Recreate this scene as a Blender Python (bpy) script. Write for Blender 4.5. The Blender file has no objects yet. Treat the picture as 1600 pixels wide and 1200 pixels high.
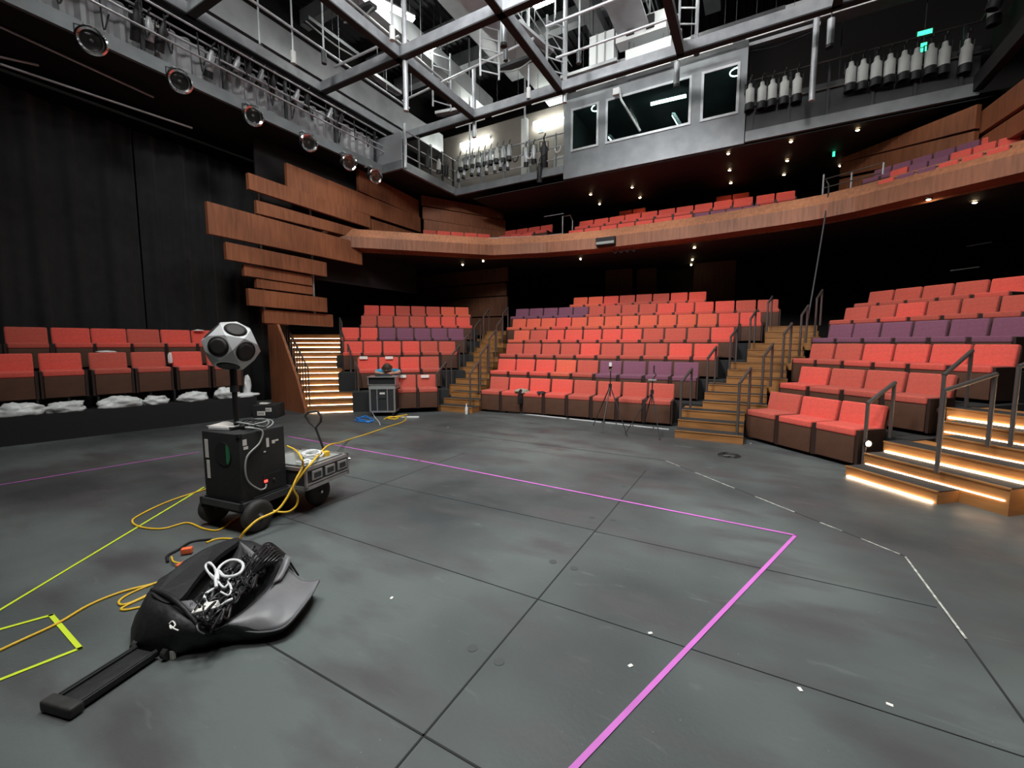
import bpy, bmesh, math, random
from mathutils import Vector, Matrix
random.seed(7)
C = bpy.context.scene.collection
SC = bpy.context.scene
PI = math.pi

# ------------------------------------------------------------------ camera, exposure, world, big lights
F = 667.0; EYE = 1.6
PITCH = math.atan(64/667.0); YAW = math.radians(29.3)
cam = bpy.data.cameras.new('camera'); cam.sensor_width = 36; cam.lens = F/1600*36
cam.clip_start = 0.05; cam.clip_end = 100
co = bpy.data.objects.new('camera', cam); C.objects.link(co)
co.location = (0, 0, EYE); co.rotation_euler = (PI/2-PITCH, 0, YAW)
SC.camera = co
SC.view_settings.view_transform = 'Standard'; SC.view_settings.look = 'None'
SC.view_settings.gamma = 1; SC.view_settings.use_curve_mapping = False
SC.view_settings.exposure = 0.12
w = bpy.data.worlds.new('world'); SC.world = w; w.use_nodes = True
w.node_tree.nodes['Background'].inputs[0].default_value = (0.8, 0.9, 1, 1)
w.node_tree.nodes['Background'].inputs[1].default_value = 0.015

def area(name, loc, target, size, power, col=(1, 1, 1), sy=None, spread=PI):
    l = bpy.data.lights.new(name, 'AREA'); l.energy = power; l.color = col; l.size = size
    if sy: l.shape = 'RECTANGLE'; l.size_y = sy
    l.spread = spread
    o = bpy.data.objects.new(name, l); C.objects.link(o); o.location = loc
    d = Vector(target)-Vector(loc); o.rotation_euler = d.to_track_quat('-Z', 'Y').to_euler()
    return o
# work lights slung under the roof over the stage (behind and above the viewer)
area('stage_work_light', (-1.5, 3.0, 9.6), (-1.2, 3.4, 0), 1.6, 85, (0.93, 0.99, 0.98), 3.0, 1.0)
area('stage_work_light', (-3.6, 0.5, 9.4), (-3.6, 10.5, 1.5), 1.6, 500, (1.0, 0.96, 0.92), 1.6, 2.4)
area('stage_work_light', (1.0, 0.5, 9.4), (0.8, 10.0, 1.8), 1.2, 280, (1.0, 0.96, 0.92), 1.6, 2.4)
area('stage_work_light', (-3.5, 5.6, 9.2), (-3.8, 9.5, 1.0), 1.6, 260, (0.95, 0.98, 1.0), 3.0)

# ------------------------------------------------------------------ measuring helpers: picture point -> point on a real plane
_fw = Vector((-math.sin(YAW)*math.cos(PITCH), math.cos(YAW)*math.cos(PITCH), -math.sin(PITCH)))
_rt = Vector((math.cos(YAW), math.sin(YAW), 0)); _up = _rt.cross(_fw)
def ray(x, y): return _fw+_rt*((x-800)/F)-_up*((y-600)/F)
EYEV = Vector((0, 0, EYE))
def Zp(x, y, z=0.0):
    r = ray(x, y); return EYEV+r*((z-EYE)/r.z)
def Yp(x, y, v):
    r = ray(x, y); return EYEV+r*(v/r.y)
def Xp(x, y, v):
    r = ray(x, y); return EYEV+r*(v/r.x)
def pl(x, y, p, q):
    r = ray(x, y); n = Vector((-(q[1]-p[1]), q[0]-p[0])); t = (n.x*p[0]+n.y*p[1])/(n.x*r.x+n.y*r.y)
    return EYEV+r*t

# ------------------------------------------------------------------ materials
def mat(name, col, rough=0.6, metal=0.0, noise=0.0, nscale=8.0, bump=0.0, bscale=60.0, spec=0.5, emit=None, estr=0, sheen=0):
    m = bpy.data.materials.new(name); m.use_nodes = True; nt = m.node_tree; b = nt.nodes['Principled BSDF']
    b.inputs['Base Color'].default_value = (*col, 1); b.inputs['Roughness'].default_value = rough
    b.inputs['Metallic'].default_value = metal; b.inputs['Specular IOR Level'].default_value = spec
    if sheen: b.inputs['Sheen Weight'].default_value = sheen; b.inputs['Sheen Roughness'].default_value = 0.4
    tc = nt.nodes.new('ShaderNodeTexCoord')
    if noise:
        n = nt.nodes.new('ShaderNodeTexNoise'); n.inputs['Scale'].default_value = nscale; n.inputs['Detail'].default_value = 6
        nt.links.new(tc.outputs['Object'], n.inputs['Vector'])
        r = nt.nodes.new('ShaderNodeValToRGB')
        r.color_ramp.elements[0].position = 0.3; r.color_ramp.elements[1].position = 0.7
        r.color_ramp.elements[0].color = (*[c*(1-noise) for c in col], 1)
        r.color_ramp.elements[1].color = (*[min(1, c*(1+noise)) for c in col], 1)
        nt.links.new(n.outputs['Fac'], r.inputs['Fac']); nt.links.new(r.outputs['Color'], b.inputs['Base Color'])
    if bump:
        n2 = nt.nodes.new('ShaderNodeTexNoise'); n2.inputs['Scale'].default_value = bscale; n2.inputs['Detail'].default_value = 3
        nt.links.new(tc.outputs['Object'], n2.inputs['Vector'])
        bp = nt.nodes.new('ShaderNodeBump'); bp.inputs['Strength'].default_value = bump; bp.inputs['Distance'].default_value = 0.01
        nt.links.new(n2.outputs['Fac'], bp.inputs['Height']); nt.links.new(bp.outputs['Normal'], b.inputs['Normal'])
    if emit:
        b.inputs['Emission Color'].default_value = (*emit, 1); b.inputs['Emission Strength'].default_value = estr
    return m
def wood(name, col, vary=0.35, rough=0.55, scale=(6, 6, 0.6), sheets=0.9):
    m = mat(name, col, rough); nt = m.node_tree; b = nt.nodes['Principled BSDF']
    tc = nt.nodes.new('ShaderNodeTexCoord'); mp = nt.nodes.new('ShaderNodeMapping'); mp.inputs['Scale'].default_value = scale
    nt.links.new(tc.outputs['Object'], mp.inputs['Vector'])
    n = nt.nodes.new('ShaderNodeTexNoise'); n.inputs['Scale'].default_value = 3; n.inputs['Detail'].default_value = 8
    nt.links.new(mp.outputs[0], n.inputs['Vector'])
    n2 = nt.nodes.new('ShaderNodeTexNoise'); n2.inputs['Scale'].default_value = sheets; n2.inputs['Detail'].default_value = 1
    nt.links.new(tc.outputs['Object'], n2.inputs['Vector'])
    mx = nt.nodes.new('ShaderNodeMath'); mx.operation = 'ADD'
    nt.links.new(n.outputs['Fac'], mx.inputs[0]); nt.links.new(n2.outputs['Fac'], mx.inputs[1])
    r = nt.nodes.new('ShaderNodeValToRGB'); r.color_ramp.elements[0].position = 0.7; r.color_ramp.elements[1].position = 1.3
    mr = nt.nodes.new('ShaderNodeMapRange'); mr.inputs[1].default_value = 0.7; mr.inputs[2].default_value = 1.3
    nt.links.new(mx.outputs[0], mr.inputs[0])
    r.color_ramp.elements[0].position = 0; r.color_ramp.elements[1].position = 1
    r.color_ramp.elements[0].color = (*[c*(1-vary) for c in col], 1); r.color_ramp.elements[1].color = (*[c*(1+vary) for c in col], 1)
    nt.links.new(mr.outputs[0], r.inputs['Fac']); nt.links.new(r.outputs['Color'], b.inputs['Base Color'])
    return m
M = dict(
    black=mat('black_paint', (0.012, 0.012, 0.013), 0.7), dark=mat('dark_wall', (0.012, 0.010, 0.010), 0.85),
    carpet=mat('tier_carpet', (0.024, 0.026, 0.027), 0.95, bump=0.3, bscale=200),
    steel=mat('grey_steel', (0.22, 0.235, 0.25), 0.45, 0.3, 0.15, 3), darksteel=mat('dark_steel', (0.055, 0.058, 0.063), 0.45, 0.3, 0.2, 3),
    light_steel=mat('galvanised', (0.5, 0.52, 0.55), 0.4, 0.4, 0.15, 5), chrome=mat('chrome', (0.8, 0.8, 0.8), 0.12, 1.0),
    rail=mat('rail_bronze', (0.16, 0.145, 0.14), 0.4, 0.6), corr=mat('ribbed_sheet', (0.46, 0.47, 0.50), 0.5, 0.2, 0.1, 2),
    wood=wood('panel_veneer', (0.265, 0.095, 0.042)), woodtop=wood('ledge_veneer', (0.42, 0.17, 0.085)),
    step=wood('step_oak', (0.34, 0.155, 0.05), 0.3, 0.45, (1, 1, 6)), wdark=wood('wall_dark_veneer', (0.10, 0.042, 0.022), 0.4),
    red=mat('fabric_red', (0.76, 0.120, 0.092), 0.9, noise=0.08, nscale=30, bump=0.15, bscale=400, spec=0.2, sheen=0.2),
    dull=mat('fabric_brick', (0.56, 0.115, 0.085), 0.9, noise=0.08, nscale=30, bump=0.15, bscale=400, spec=0.2, sheen=0.2),
    orange=mat('fabric_vermilion', (0.74, 0.15, 0.092), 0.9, noise=0.08, nscale=30, bump=0.15, bscale=400, spec=0.2, sheen=0.2),
    plum=mat('fabric_plum', (0.235, 0.095, 0.15), 0.9, noise=0.08, nscale=30, bump=0.15, bscale=400, spec=0.2, sheen=0.2),
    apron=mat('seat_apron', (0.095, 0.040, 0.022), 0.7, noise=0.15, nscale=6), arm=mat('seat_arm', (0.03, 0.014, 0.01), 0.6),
    drape=mat('black_drape', (0.017, 0.018, 0.019), 0.95, noise=0.2, nscale=5, bump=0.3, bscale=150, sheen=0.1),
    white=mat('white_plastic', (0.75, 0.77, 0.78), 0.4), paper=mat('paper', (0.8, 0.78, 0.74), 0.8), bag=mat('poly_bag', (0.72, 0.76, 0.76), 0.25, noise=0.1, nscale=20),
    spk=mat('speaker_shell', (0.50, 0.52, 0.53), 0.35, noise=0.05), cone=mat('speaker_mesh', (0.02, 0.018, 0.017), 0.6, bump=0.4, bscale=300),
    sub=mat('sub_carpet', (0.016, 0.017, 0.018), 0.75, noise=0.2, nscale=30, bump=0.3, bscale=200),
    rubber=mat('rubber', (0.025, 0.024, 0.023), 0.7, noise=0.3, nscale=20), yellow=mat('yellow_cable', (0.80, 0.50, 0.03), 0.5),
    ylt=mat('yellow_tape', (0.62, 0.78, 0.03), 0.6), pink=mat('purple_tape', (0.55, 0.14, 0.52), 0.6, noise=0.1, nscale=4),
    blackcable=mat('black_cable', (0.018, 0.018, 0.02), 0.45), greycable=mat('grey_cable', (0.30, 0.32, 0.31), 0.45),
    nylon=mat('bag_nylon', (0.011, 0.011, 0.013), 0.6, noise=0.3, nscale=15, bump=0.5, bscale=25), lining=mat('grey_lining', (0.16, 0.16, 0.17), 0.45, noise=0.15, nscale=8, bump=0.3, bscale=12),
    orangep=mat('orange_plastic', (0.85, 0.16, 0.06), 0.4), green=mat('green_fabric', (0.03, 0.22, 0.09), 0.7),
    blue=mat('blue_plastic', (0.03, 0.2, 0.6), 0.35), shirt=mat('blue_shirt', (0.03, 0.32, 0.55), 0.8, noise=0.25, nscale=9), skin=mat('skin', (0.55, 0.30, 0.21), 0.55),
    hair=mat('brown_hair', (0.05, 0.03, 0.02), 0.7), denim=mat('dark_denim', (0.02, 0.03, 0.06), 0.9),
    flight=mat('flight_laminate', (0.03, 0.032, 0.035), 0.5, noise=0.2, nscale=20), alu=mat('aluminium_edge', (0.55, 0.55, 0.54), 0.35, 0.7, 0.1, 10),
    lampw=mat('lantern_white', (0.62, 0.63, 0.62), 0.4, noise=0.05), lampb=mat('lantern_black', (0.02, 0.02, 0.022), 0.5),
    tube=mat('fluorescent_tube', (1, 1, 1), 0.5, emit=(0.95, 1.0, 0.92), estr=55), reflect_glow=mat('glass_reflection', (1, 1, 1), 0.5, emit=(0.75, 1.0, 0.92), estr=20),  # the cool glow imitates lamp reflections in the booth glass
    strip=mat('step_strip', (1, 1, 1), 0.5, emit=(1.0, 0.70, 0.42), estr=15), warm=mat('downlight_lens', (1, 1, 1), 0.5, emit=(1.0, 0.72, 0.42), estr=40),
    exitg=mat('exit_green', (0, 0.3, 0.1), 0.5, emit=(0.05, 0.9, 0.4), estr=2.0), redled=mat('red_led', (0.5, 0, 0), 0.5, emit=(1, 0.04, 0.03), estr=5),
    seam=mat('floor_seam', (0.018, 0.019, 0.02), 0.9), roof=mat('roof_deck', (0.035, 0.035, 0.04), 0.7), duct=mat('duct_galv', (0.42, 0.43, 0.45), 0.4, 0.3, 0.25, 1.2),
    offwhite=mat('panel_grey_white', (0.55, 0.55, 0.52), 0.6), wallgrey=mat('gallery_wall', (0.17, 0.15, 0.13), 0.8, noise=0.1, nscale=2),
)
gl = bpy.data.materials.new('booth_glass'); gl.use_nodes = True
_b = gl.node_tree.nodes['Principled BSDF']; _b.inputs['Base Color'].default_value = (0.75, 0.95, 0.92, 1); _b.inputs['Roughness'].default_value = 0.02
_b.inputs['Transmission Weight'].default_value = 1.0; _b.inputs['IOR'].default_value = 1.1
M['glass'] = gl
def floor_mat():
    m = bpy.data.materials.new('stage_floor'); m.use_nodes = True; nt = m.node_tree; b = nt.nodes['Principled BSDF']
    tc = nt.nodes.new('ShaderNodeTexCoord')
    def noise(s, d, sc=None, dist=0):
        n = nt.nodes.new('ShaderNodeTexNoise'); n.inputs['Scale'].default_value = s; n.inputs['Detail'].default_value = d; n.inputs['Distortion'].default_value = dist
        if sc:
            mp = nt.nodes.new('ShaderNodeMapping'); mp.inputs['Scale'].default_value = sc; nt.links.new(tc.outputs['Object'], mp.inputs['Vector']); nt.links.new(mp.outputs[0], n.inputs['Vector'])
        else: nt.links.new(tc.outputs['Object'], n.inputs['Vector'])
        return n.outputs['Fac']
    def mix(a, bb, f):
        mm = nt.nodes.new('ShaderNodeMixRGB'); mm.inputs[0].default_value = f if not hasattr(f, 'name') else 0
        if hasattr(f, 'name'): nt.links.new(f, mm.inputs[0])
        for i, v in ((1, a), (2, bb)):
            if hasattr(v, 'name'): nt.links.new(v, mm.inputs[i])
            else: mm.inputs[i].default_value = (*v, 1)
        return mm.outputs[0]
    def rng(f, a, c):
        r = nt.nodes.new('ShaderNodeMapRange'); r.inputs[1].default_value = a; r.inputs[2].default_value = c; nt.links.new(f, r.inputs[0]); return r.outputs[0]
    c = mix((0.040, 0.046, 0.048), (0.108, 0.126, 0.123), rng(noise(0.42, 3), 0.38, 0.60))
    c = mix(c, (0.068, 0.067, 0.07), rng(noise(1.1, 5, (1, 2.5, 1)), 0.48, 0.66))
    c = mix(c, (0.16, 0.17, 0.17), rng(noise(7, 9, (0.4, 1.6, 1), 1.0), 0.64, 0.90))
    c = mix(c, (0.33, 0.33, 0.32), rng(noise(55, 2), 0.76, 0.80))
    nt.links.new(c, b.inputs['Base Color'])
    nt.links.new(rng(noise(3, 6), -0.6, 1.6), b.inputs['Roughness'])
    b.inputs['Specular IOR Level'].default_value = 0.4
    bp = nt.nodes.new('ShaderNodeBump'); bp.inputs['Strength'].default_value = 0.12; bp.inputs['Distance'].default_value = 0.01
    nt.links.new(noise(40, 6), bp.inputs['Height']); nt.links.new(bp.outputs[0], b.inputs['Normal'])
    return m
M['floor'] = floor_mat()

# ------------------------------------------------------------------ mesh builder
class MB:
    def __init__(s): s.v = []; s.f = []; s.T = Matrix()
    def add(s, vs, fs):
        k = len(s.v); s.v += [s.T @ Vector(v) for v in vs]; s.f += [tuple(k+i for i in f) for f in fs]; return s
    def box(s, x0, x1, y0, y1, z0, z1):
        return s.add([(x0, y0, z0), (x1, y0, z0), (x1, y1, z0), (x0, y1, z0), (x0, y0, z1), (x1, y0, z1), (x1, y1, z1), (x0, y1, z1)],
                     [(0, 3, 2, 1), (4, 5, 6, 7), (0, 1, 5, 4), (1, 2, 6, 5), (2, 3, 7, 6), (3, 0, 4, 7)])
    def beam(s, a, b, w, h, up=(0, 0, 1)):
        a, b = Vector(a), Vector(b); d = (b-a).normalized(); u = Vector(up)
        r = d.cross(u)
        if r.length < 1e-4: r = d.cross(Vector((0, 1, 0)))
        r.normalize(); u = r.cross(d); vs = []
        for p in (a, b):
            for i, j in ((-1, -1), (1, -1), (1, 1), (-1, 1)): vs.append(p+r*(w/2*i)+u*(h/2*j))
        return s.add(vs, [(0, 1, 2, 3), (7, 6, 5, 4), (0, 4, 5, 1), (1, 5, 6, 2), (2, 6, 7, 3), (3, 7, 4, 0)])
    def prism(s, pts, z0, z1):
        n = len(pts)
        return s.add([(p[0], p[1], z0) for p in pts]+[(p[0], p[1], z1) for p in pts],
                     [tuple(range(n))[::-1], tuple(range(n, 2*n))]+[(i, (i+1) % n, n+(i+1) % n, n+i) for i in range(n)])
    def tube(s, pts, r, n=8, close=False):
        pts = [Vector(p) for p in pts]; N = len(pts); rs = r if isinstance(r, (list, tuple)) else [r]*N
        k = len(s.v); ref = None
        for i, p in enumerate(pts):
            if close: d = (pts[(i+1) % N]-pts[i-1]).normalized()
            else: d = (pts[min(i+1, N-1)]-pts[max(i-1, 0)]).normalized()
            if ref is None:
                ref = Vector((0, 0, 1)) if abs(d.z) < 0.9 else Vector((1, 0, 0))
            a = d.cross(ref)
            if a.length < 1e-5: a = d.orthogonal()
            a.normalize(); b = a.cross(d).normalized(); ref = b
            for j in range(n):
                t = 2*PI*j/n; s.v.append(s.T @ (p+(a*math.cos(t)+b*math.sin(t))*rs[i]))
        R = N if close else N-1
        for i in range(R):
            for j in range(n):
                i2 = (i+1) % N
                s.f.append((k+i*n+j, k+i*n+(j+1) % n, k+i2*n+(j+1) % n, k+i2*n+j))
        if not close:
            s.f.append(tuple(k+j for j in range(n))[::-1]); s.f.append(tuple(k+(N-1)*n+j for j in range(n)))
        return s
    def lathe(s, prof, c=(0, 0, 0), axis=(0, 0, 1), n=24):
        c = Vector(c); ax = Vector(axis).normalized(); a = ax.orthogonal().normalized(); b = ax.cross(a); k = len(s.v)
        for (r, z) in prof:
            for j in range(n):
                t = 2*PI*j/n; s.v.append(s.T @ (c+ax*z+(a*math.cos(t)+b*math.sin(t))*max(r, 1e-4)))
        for i in range(len(prof)-1):
            for j in range(n): s.f.append((k+i*n+j, k+i*n+(j+1) % n, k+(i+1)*n+(j+1) % n, k+(i+1)*n+j))
        s.f.append(tuple(k+j for j in range(n))[::-1]); e = k+(len(prof)-1)*n; s.f.append(tuple(e+j for j in range(n)))
        return s
    def grid(s, rows, close=False):
        k = len(s.v); n = len(rows[0])
        for r in rows: s.v += [s.T @ Vector(p) for p in r]
        for i in range(len(rows)-1):
            for j in range(n if close else n-1):
                j2 = (j+1) % n
                s.f.append((k+i*n+j, k+i*n+j2, k+(i+1)*n+j2, k+(i+1)*n+j))
        return s
    def build(s, name, m, parent=None, smooth=False, bevel=0, inv=None, subdiv=0, solid=0):
        me = bpy.data.meshes.new(name); me.from_pydata([tuple((inv @ v) if inv else v) for v in s.v], [], s.f); me.validate()
        bm = bmesh.new(); bm.from_mesh(me)
        if not solid: bmesh.ops.recalc_face_normals(bm, faces=bm.faces)
        if bevel: bmesh.ops.bevel(bm, geom=bm.edges[:], offset=bevel, segments=3, profile=0.6, affect='EDGES')
        bm.to_mesh(me); bm.free()
        if isinstance(m, str): m = M[m]
        me.materials.append(m)
        o = bpy.data.objects.new(name, me); C.objects.link(o)
        if smooth or bevel:
            for p in me.polygons: p.use_smooth = True
            if bevel or smooth == 2:
                try: me.set_sharp_from_angle(angle=math.radians(50))
                except Exception: pass
        if solid:
            md = o.modifiers.new('solid', 'SOLIDIFY'); md.thickness = solid; md.offset = 0
        if subdiv:
            md = o.modifiers.new('sub', 'SUBSURF'); md.levels = subdiv; md.render_levels = subdiv
        if parent: o.parent = parent
        return o
def tag(o, label=None, cat=None, group=None, kind=None):
    if label: o['label'] = label
    if cat: o['category'] = cat
    if group: o['group'] = group
    if kind: o['kind'] = kind
    return o
def struct(o): o['kind'] = 'structure'; return o
class Thing:
    def __init__(s, name, label, cat, loc=(0, 0, 0), rz=0, group=None, kind=None):
        o = bpy.data.objects.new(name, None); o.empty_display_size = 0.1; C.objects.link(o)
        o.location = loc; o.rotation_euler = (0, 0, rz); tag(o, label, cat, group, kind); s.o = o
        s.inv = (Matrix.Translation(Vector(loc)) @ Matrix.Rotation(rz, 4, 'Z')).inverted()
    def part(s, name, mb, m, world=False, under=None, **k):
        return mb.build(name, m, under or s.o, inv=s.inv if world else None, **k)
def copy_tree(o, parent=None):
    c = o.copy(); C.objects.link(c)
    if parent: c.parent = parent
    for ch in [x for x in KIDS.get(o.name, [])]: copy_tree(ch, c)
    return c
KIDS = {}
def index_kids(root):
    def rec(o):
        KIDS[o.name] = list(o.children)
        for c in o.children: rec(c)
    bpy.context.view_layer.update(); rec(root)
ORD = ['first', 'second', 'third', 'fourth', 'fifth', 'sixth', 'seventh', 'eighth', 'ninth', 'tenth', 'eleventh', 'twelfth', 'thirteenth', 'fourteenth', 'fifteenth', 'sixteenth']
def curve(pts, n=8):
    pts = [Vector(p) for p in pts]; out = []
    P = [pts[0]*2-pts[1]]+pts+[pts[-1]*2-pts[-2]]
    for i in range(1, len(P)-2):
        for k in range(n):
            t = k/n; a, b, c, d = P[i-1], P[i], P[i+1], P[i+2]
            out.append(0.5*((2*b)+(c-a)*t+(2*a-5*b+4*c-d)*t*t+(3*b-a-3*c+d)*t**3))
    out.append(pts[-1]); return out
# ------------------------------------------------------------------ room shell
mb = MB().box(-12.8, 9, -6, 17.2, -0.1, 0); struct(mb.build('floor', 'floor'))
struct(MB().box(-13, -12.8, -6, 17.2, 0, 12).build('wall_left', 'dark'))
struct(MB().box(9, 9.2, -6, 17.2, 0, 12).build('wall_right', 'dark'))
struct(MB().box(-13, 9.2, 17.2, 17.4, 0, 12).build('wall_back', 'dark'))
struct(MB().box(-13, 9.2, -6.2, -6, 0, 12).build('wall_front', 'dark'))
mb = MB().box(-13, 9.2, -6.2, 17.4, 12, 12.15)
for i in range(88): mb.box(-12.8+i*.25, -12.7+i*.25, -6, 17.2, 11.94, 12)
struct(mb.build('ceiling', 'roof'))
# seams between the floor sheets
n_trim = 0
def seam(a, b, w=0.008, m='seam', z=0.0015):
    global n_trim; n_trim += 1
    a = Vector((*a, z)); b = Vector((*b, z))
    return struct(MB().beam(a, b, w, 0.003).build('trim_%d' % n_trim, m))
seam((-1.1, 0.2), (-1.1, 5.4), .009); seam((-2.2, 1.225), (-0.2, 1.215), .009); seam((-4.0, 2.29), (1.02, 2.29), .005)
seam((-1.1, 3.4), (1.05, 3.4), .004); seam((1.08, 0.2), (1.08, 4.13), .010); seam((-0.96, 6.0), (1.08, 4.13), .006)
seam((-7.0, 6.02), (-0.96, 6.0), .006); seam((-3.6, 2.3), (-3.6, 5.0), .003); seam((-6.1, 3.4), (-1.1, 3.42), .004)
M['chalk'] = mat('chalk_wear', (0.42, 0.42, 0.38), 0.9, noise=0.6, nscale=25)
seam((1.075, 4.12), (1.085, 3.1), .012, 'chalk', .003)
for (a, b) in (((-.96, 5.99), (-.75, 5.8)), ((-.55, 5.62), (-.1, 5.2)), ((.1, 5.02), (.42, 4.73)), ((.6, 4.56), (.74, 4.44)), ((.85, 4.34), (1.05, 4.15))): seam(a, b, .010, 'chalk', .003)
M['plug'] = mat('plug_grey', (0.05, 0.055, 0.056), 0.6)
# floor discs (cable traps)
for kk, (px, py) in enumerate(((897, 888), (864, 878), (738, 1013), (780, 1034), (925, 808), (958, 812), (975, 760))):
    p = Zp(px, py)
    o = MB().lathe([(.0, 0), (.028, 0), (.028, .002), (.0, .002)], (0, 0, 0.0005), n=20).build('floor_plug', 'plug'); o.location = (p.x, p.y, 0)
    tag(o, 'small round dark floor plug beside the middle seam, '+('right of the middle pair', 'left of the middle pair', 'left of the nearest pair', 'right of the nearest pair', 'left of the far pair', 'right of the far pair', 'farthest, at the tape')[kk], 'floor plug', 'floor plugs along the middle seam')
# tape marks
def tape(name, pts, wd, m, label, cat):
    mb = MB()
    for a, b in zip(pts[:-1], pts[1:]):
        a = Vector((a.x, a.y, .004)); b = Vector((b.x, b.y, .004)); d = (b-a).normalized()*wd/2
        mb.beam(a-d, b+d, wd, .002)
    tag(mb.build(name, m), label, cat)
tape('floor_tape', [Zp(450, 682), Zp(655, 720), Zp(1243, 837), Zp(880, 1218)], .026, 'pink', 'long purple tape line crossing the stage and turning back at a corner', 'tape')
tape('floor_tape', [Zp(-60, 768), Zp(309, 707)], .026, 'pink', 'thin purple tape line on the floor in front of the low black seating platform', 'tape')
tape('floor_tape', [Zp(-20, 1071), Zp(125, 1014), Zp(80, 962), Zp(-20, 990)], .022, 'ylt', 'yellow green tape corner on the floor left of the bag handle', 'tape')
tape('floor_tape', [Zp(-20, 966), Zp(318, 762)], .018, 'ylt', 'straight yellow green tape line running from the left edge to the cart', 'tape')

# ------------------------------------------------------------------ seating
def seat_proto(fab):
    t = Thing('theatre_seat', 'x', 'seat')
    t.part('base', MB().box(-.228, .228, .012, .40, .05, .408), 'apron', bevel=.012)
    t.part('cushion', MB().box(-.232, .232, 0, .47, .405, .505), fab, bevel=.025)
    mb = MB(); mb.T = Matrix.Translation((0, .45, .46)) @ Matrix.Rotation(math.radians(-10), 4, 'X'); mb.box(-.247, .247, -.03, .055, 0, .33)
    t.part('backrest', mb, fab, bevel=.028)
    mb = MB(); mb.T = Matrix.Translation((0, .45, .30)) @ Matrix.Rotation(math.radians(-10), 4, 'X'); mb.box(-.235, .235, .058, .075, 0, .46)
    t.part('back_shell', mb, 'wdark')
    for s in (-1, 1): t.part('armrest', MB().box(s*.2505-.016, s*.2505+.016, .03, .50, .04, .485), 'arm')
    index_kids(t.o); return t.o
FAB = dict(r='red', d='dull', o='orange', p='plum'); CN = dict(r='bright red', d='brick red', o='orange red', p='plum purple')
PROTO = {}
def seat(c, loc, ang, width, label, group):
    if c not in PROTO:
        PROTO[c] = o = seat_proto(FAB[c])
    else: o = copy_tree(PROTO[c])
    o.location = loc; o.rotation_euler = (0, 0, ang); o.scale = (width/.535, 1, 1)
    o['label'] = label; o['category'] = 'seat'; o['group'] = group
    return o
def frame(ang):
    a = math.radians(ang); return Vector((math.cos(a), math.sin(a), 0)), Vector((-math.sin(a), math.cos(a), 0))
ROWN = ['front', 'second', 'third', 'fourth', 'fifth', 'sixth', 'seventh']
def block(bname, O, ang, z0, rows, D=.93, R=.40, ext=(.3, .3), tiers=True):
    u, n = frame(ang); O = Vector((*O, z0)); out = []
    for i, (l, r, cols) in enumerate(rows):
        p = O+n*(.5+D*i)
        a = (pl(*l, p, p+u)-O).xy.dot(u.xy); b = (pl(*r, p, p+u)-O).xy.dot(u.xy); k = len(cols); wd = (b-a)/k
        for j, c in enumerate(cols):
            s = O+n*(D*i)+u*(a+(j+.5)*wd); s.z = z0+R*i+random.uniform(-.004, .004)
            lab = '%s theatre seat, %s from the left in the %s row of the %s' % (CN[c], ORD[j], ROWN[i], bname)
            seat(c, s, math.radians(ang)+random.uniform(-.008, .008), wd, lab, 'tip-up seats of the '+bname)
        out.append((a, b))
    if tiers:
        mb = MB(); N = len(rows)
        for i in range(1, N):
            a, b = out[i]; a = min(a, out[i-1][0]) if i > 1 else a; y0 = D*i-.41; y1 = D*i+.56+(1.5 if i == N-1 else 0)
            q = [O+u*(a-ext[0])+n*y0, O+u*(b+ext[1])+n*y0, O+u*(b+ext[1])+n*y1, O+u*(a-ext[0])+n*y1]
            mb.prism([(v.x, v.y) for v in q], 0.0, z0+R*i)
        global n_trim; n_trim += 1
        struct(mb.build('trim_%d' % n_trim, 'carpet'))
    return out
block('left block', (-6.75, 7.3), 45, .06, [
    ((585, 584), (682, 585), 'ddd'), ((557, 556), (687, 557), 'rrrd'), ((536, 531), (712, 534), 'rrrrdd'),
    ((533, 509), (725, 514), 'rrppppp'), ((563, 491), (735, 495), 'ddddrrr'), ((568, 475), (733, 482), 'rrdddoo')], ext=(.05, .12))
block('centre block', (-3.4, 8.42), 3, 0, [
    ((766, 588), (1056, 604), 'drrrdddd'), ((778, 560), (1094, 570), 'rrrodpppp'), ((791, 536), (1124, 540), 'ddddrdddrr'),
    ((803, 515), (1149, 512), 'odrrrrrdddr'), ((801, 496), (1191, 490), 'oooroooooooorr'), ((806, 482), (1218, 468), 'pppppddddrrrrdd'),
    ((896, 463.6), (1105, 455), 'oordddrr')], ext=(.25, .25))
block('right block', (0.2, 7.8), -45, 0, [
    ((1203, 616), (1388, 634), 'drr'), ((1251, 576), (1497, 588), 'rddd'), ((1268, 540), (1597, 539), 'ddrrrr'),
    ((1296, 511), (1625, 497), 'pppppp'), ((1321, 485), (1635, 460), 'ddrddd'), ((1358, 460), (1612, 432), 'ddddr')], ext=(.15, .10))
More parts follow.
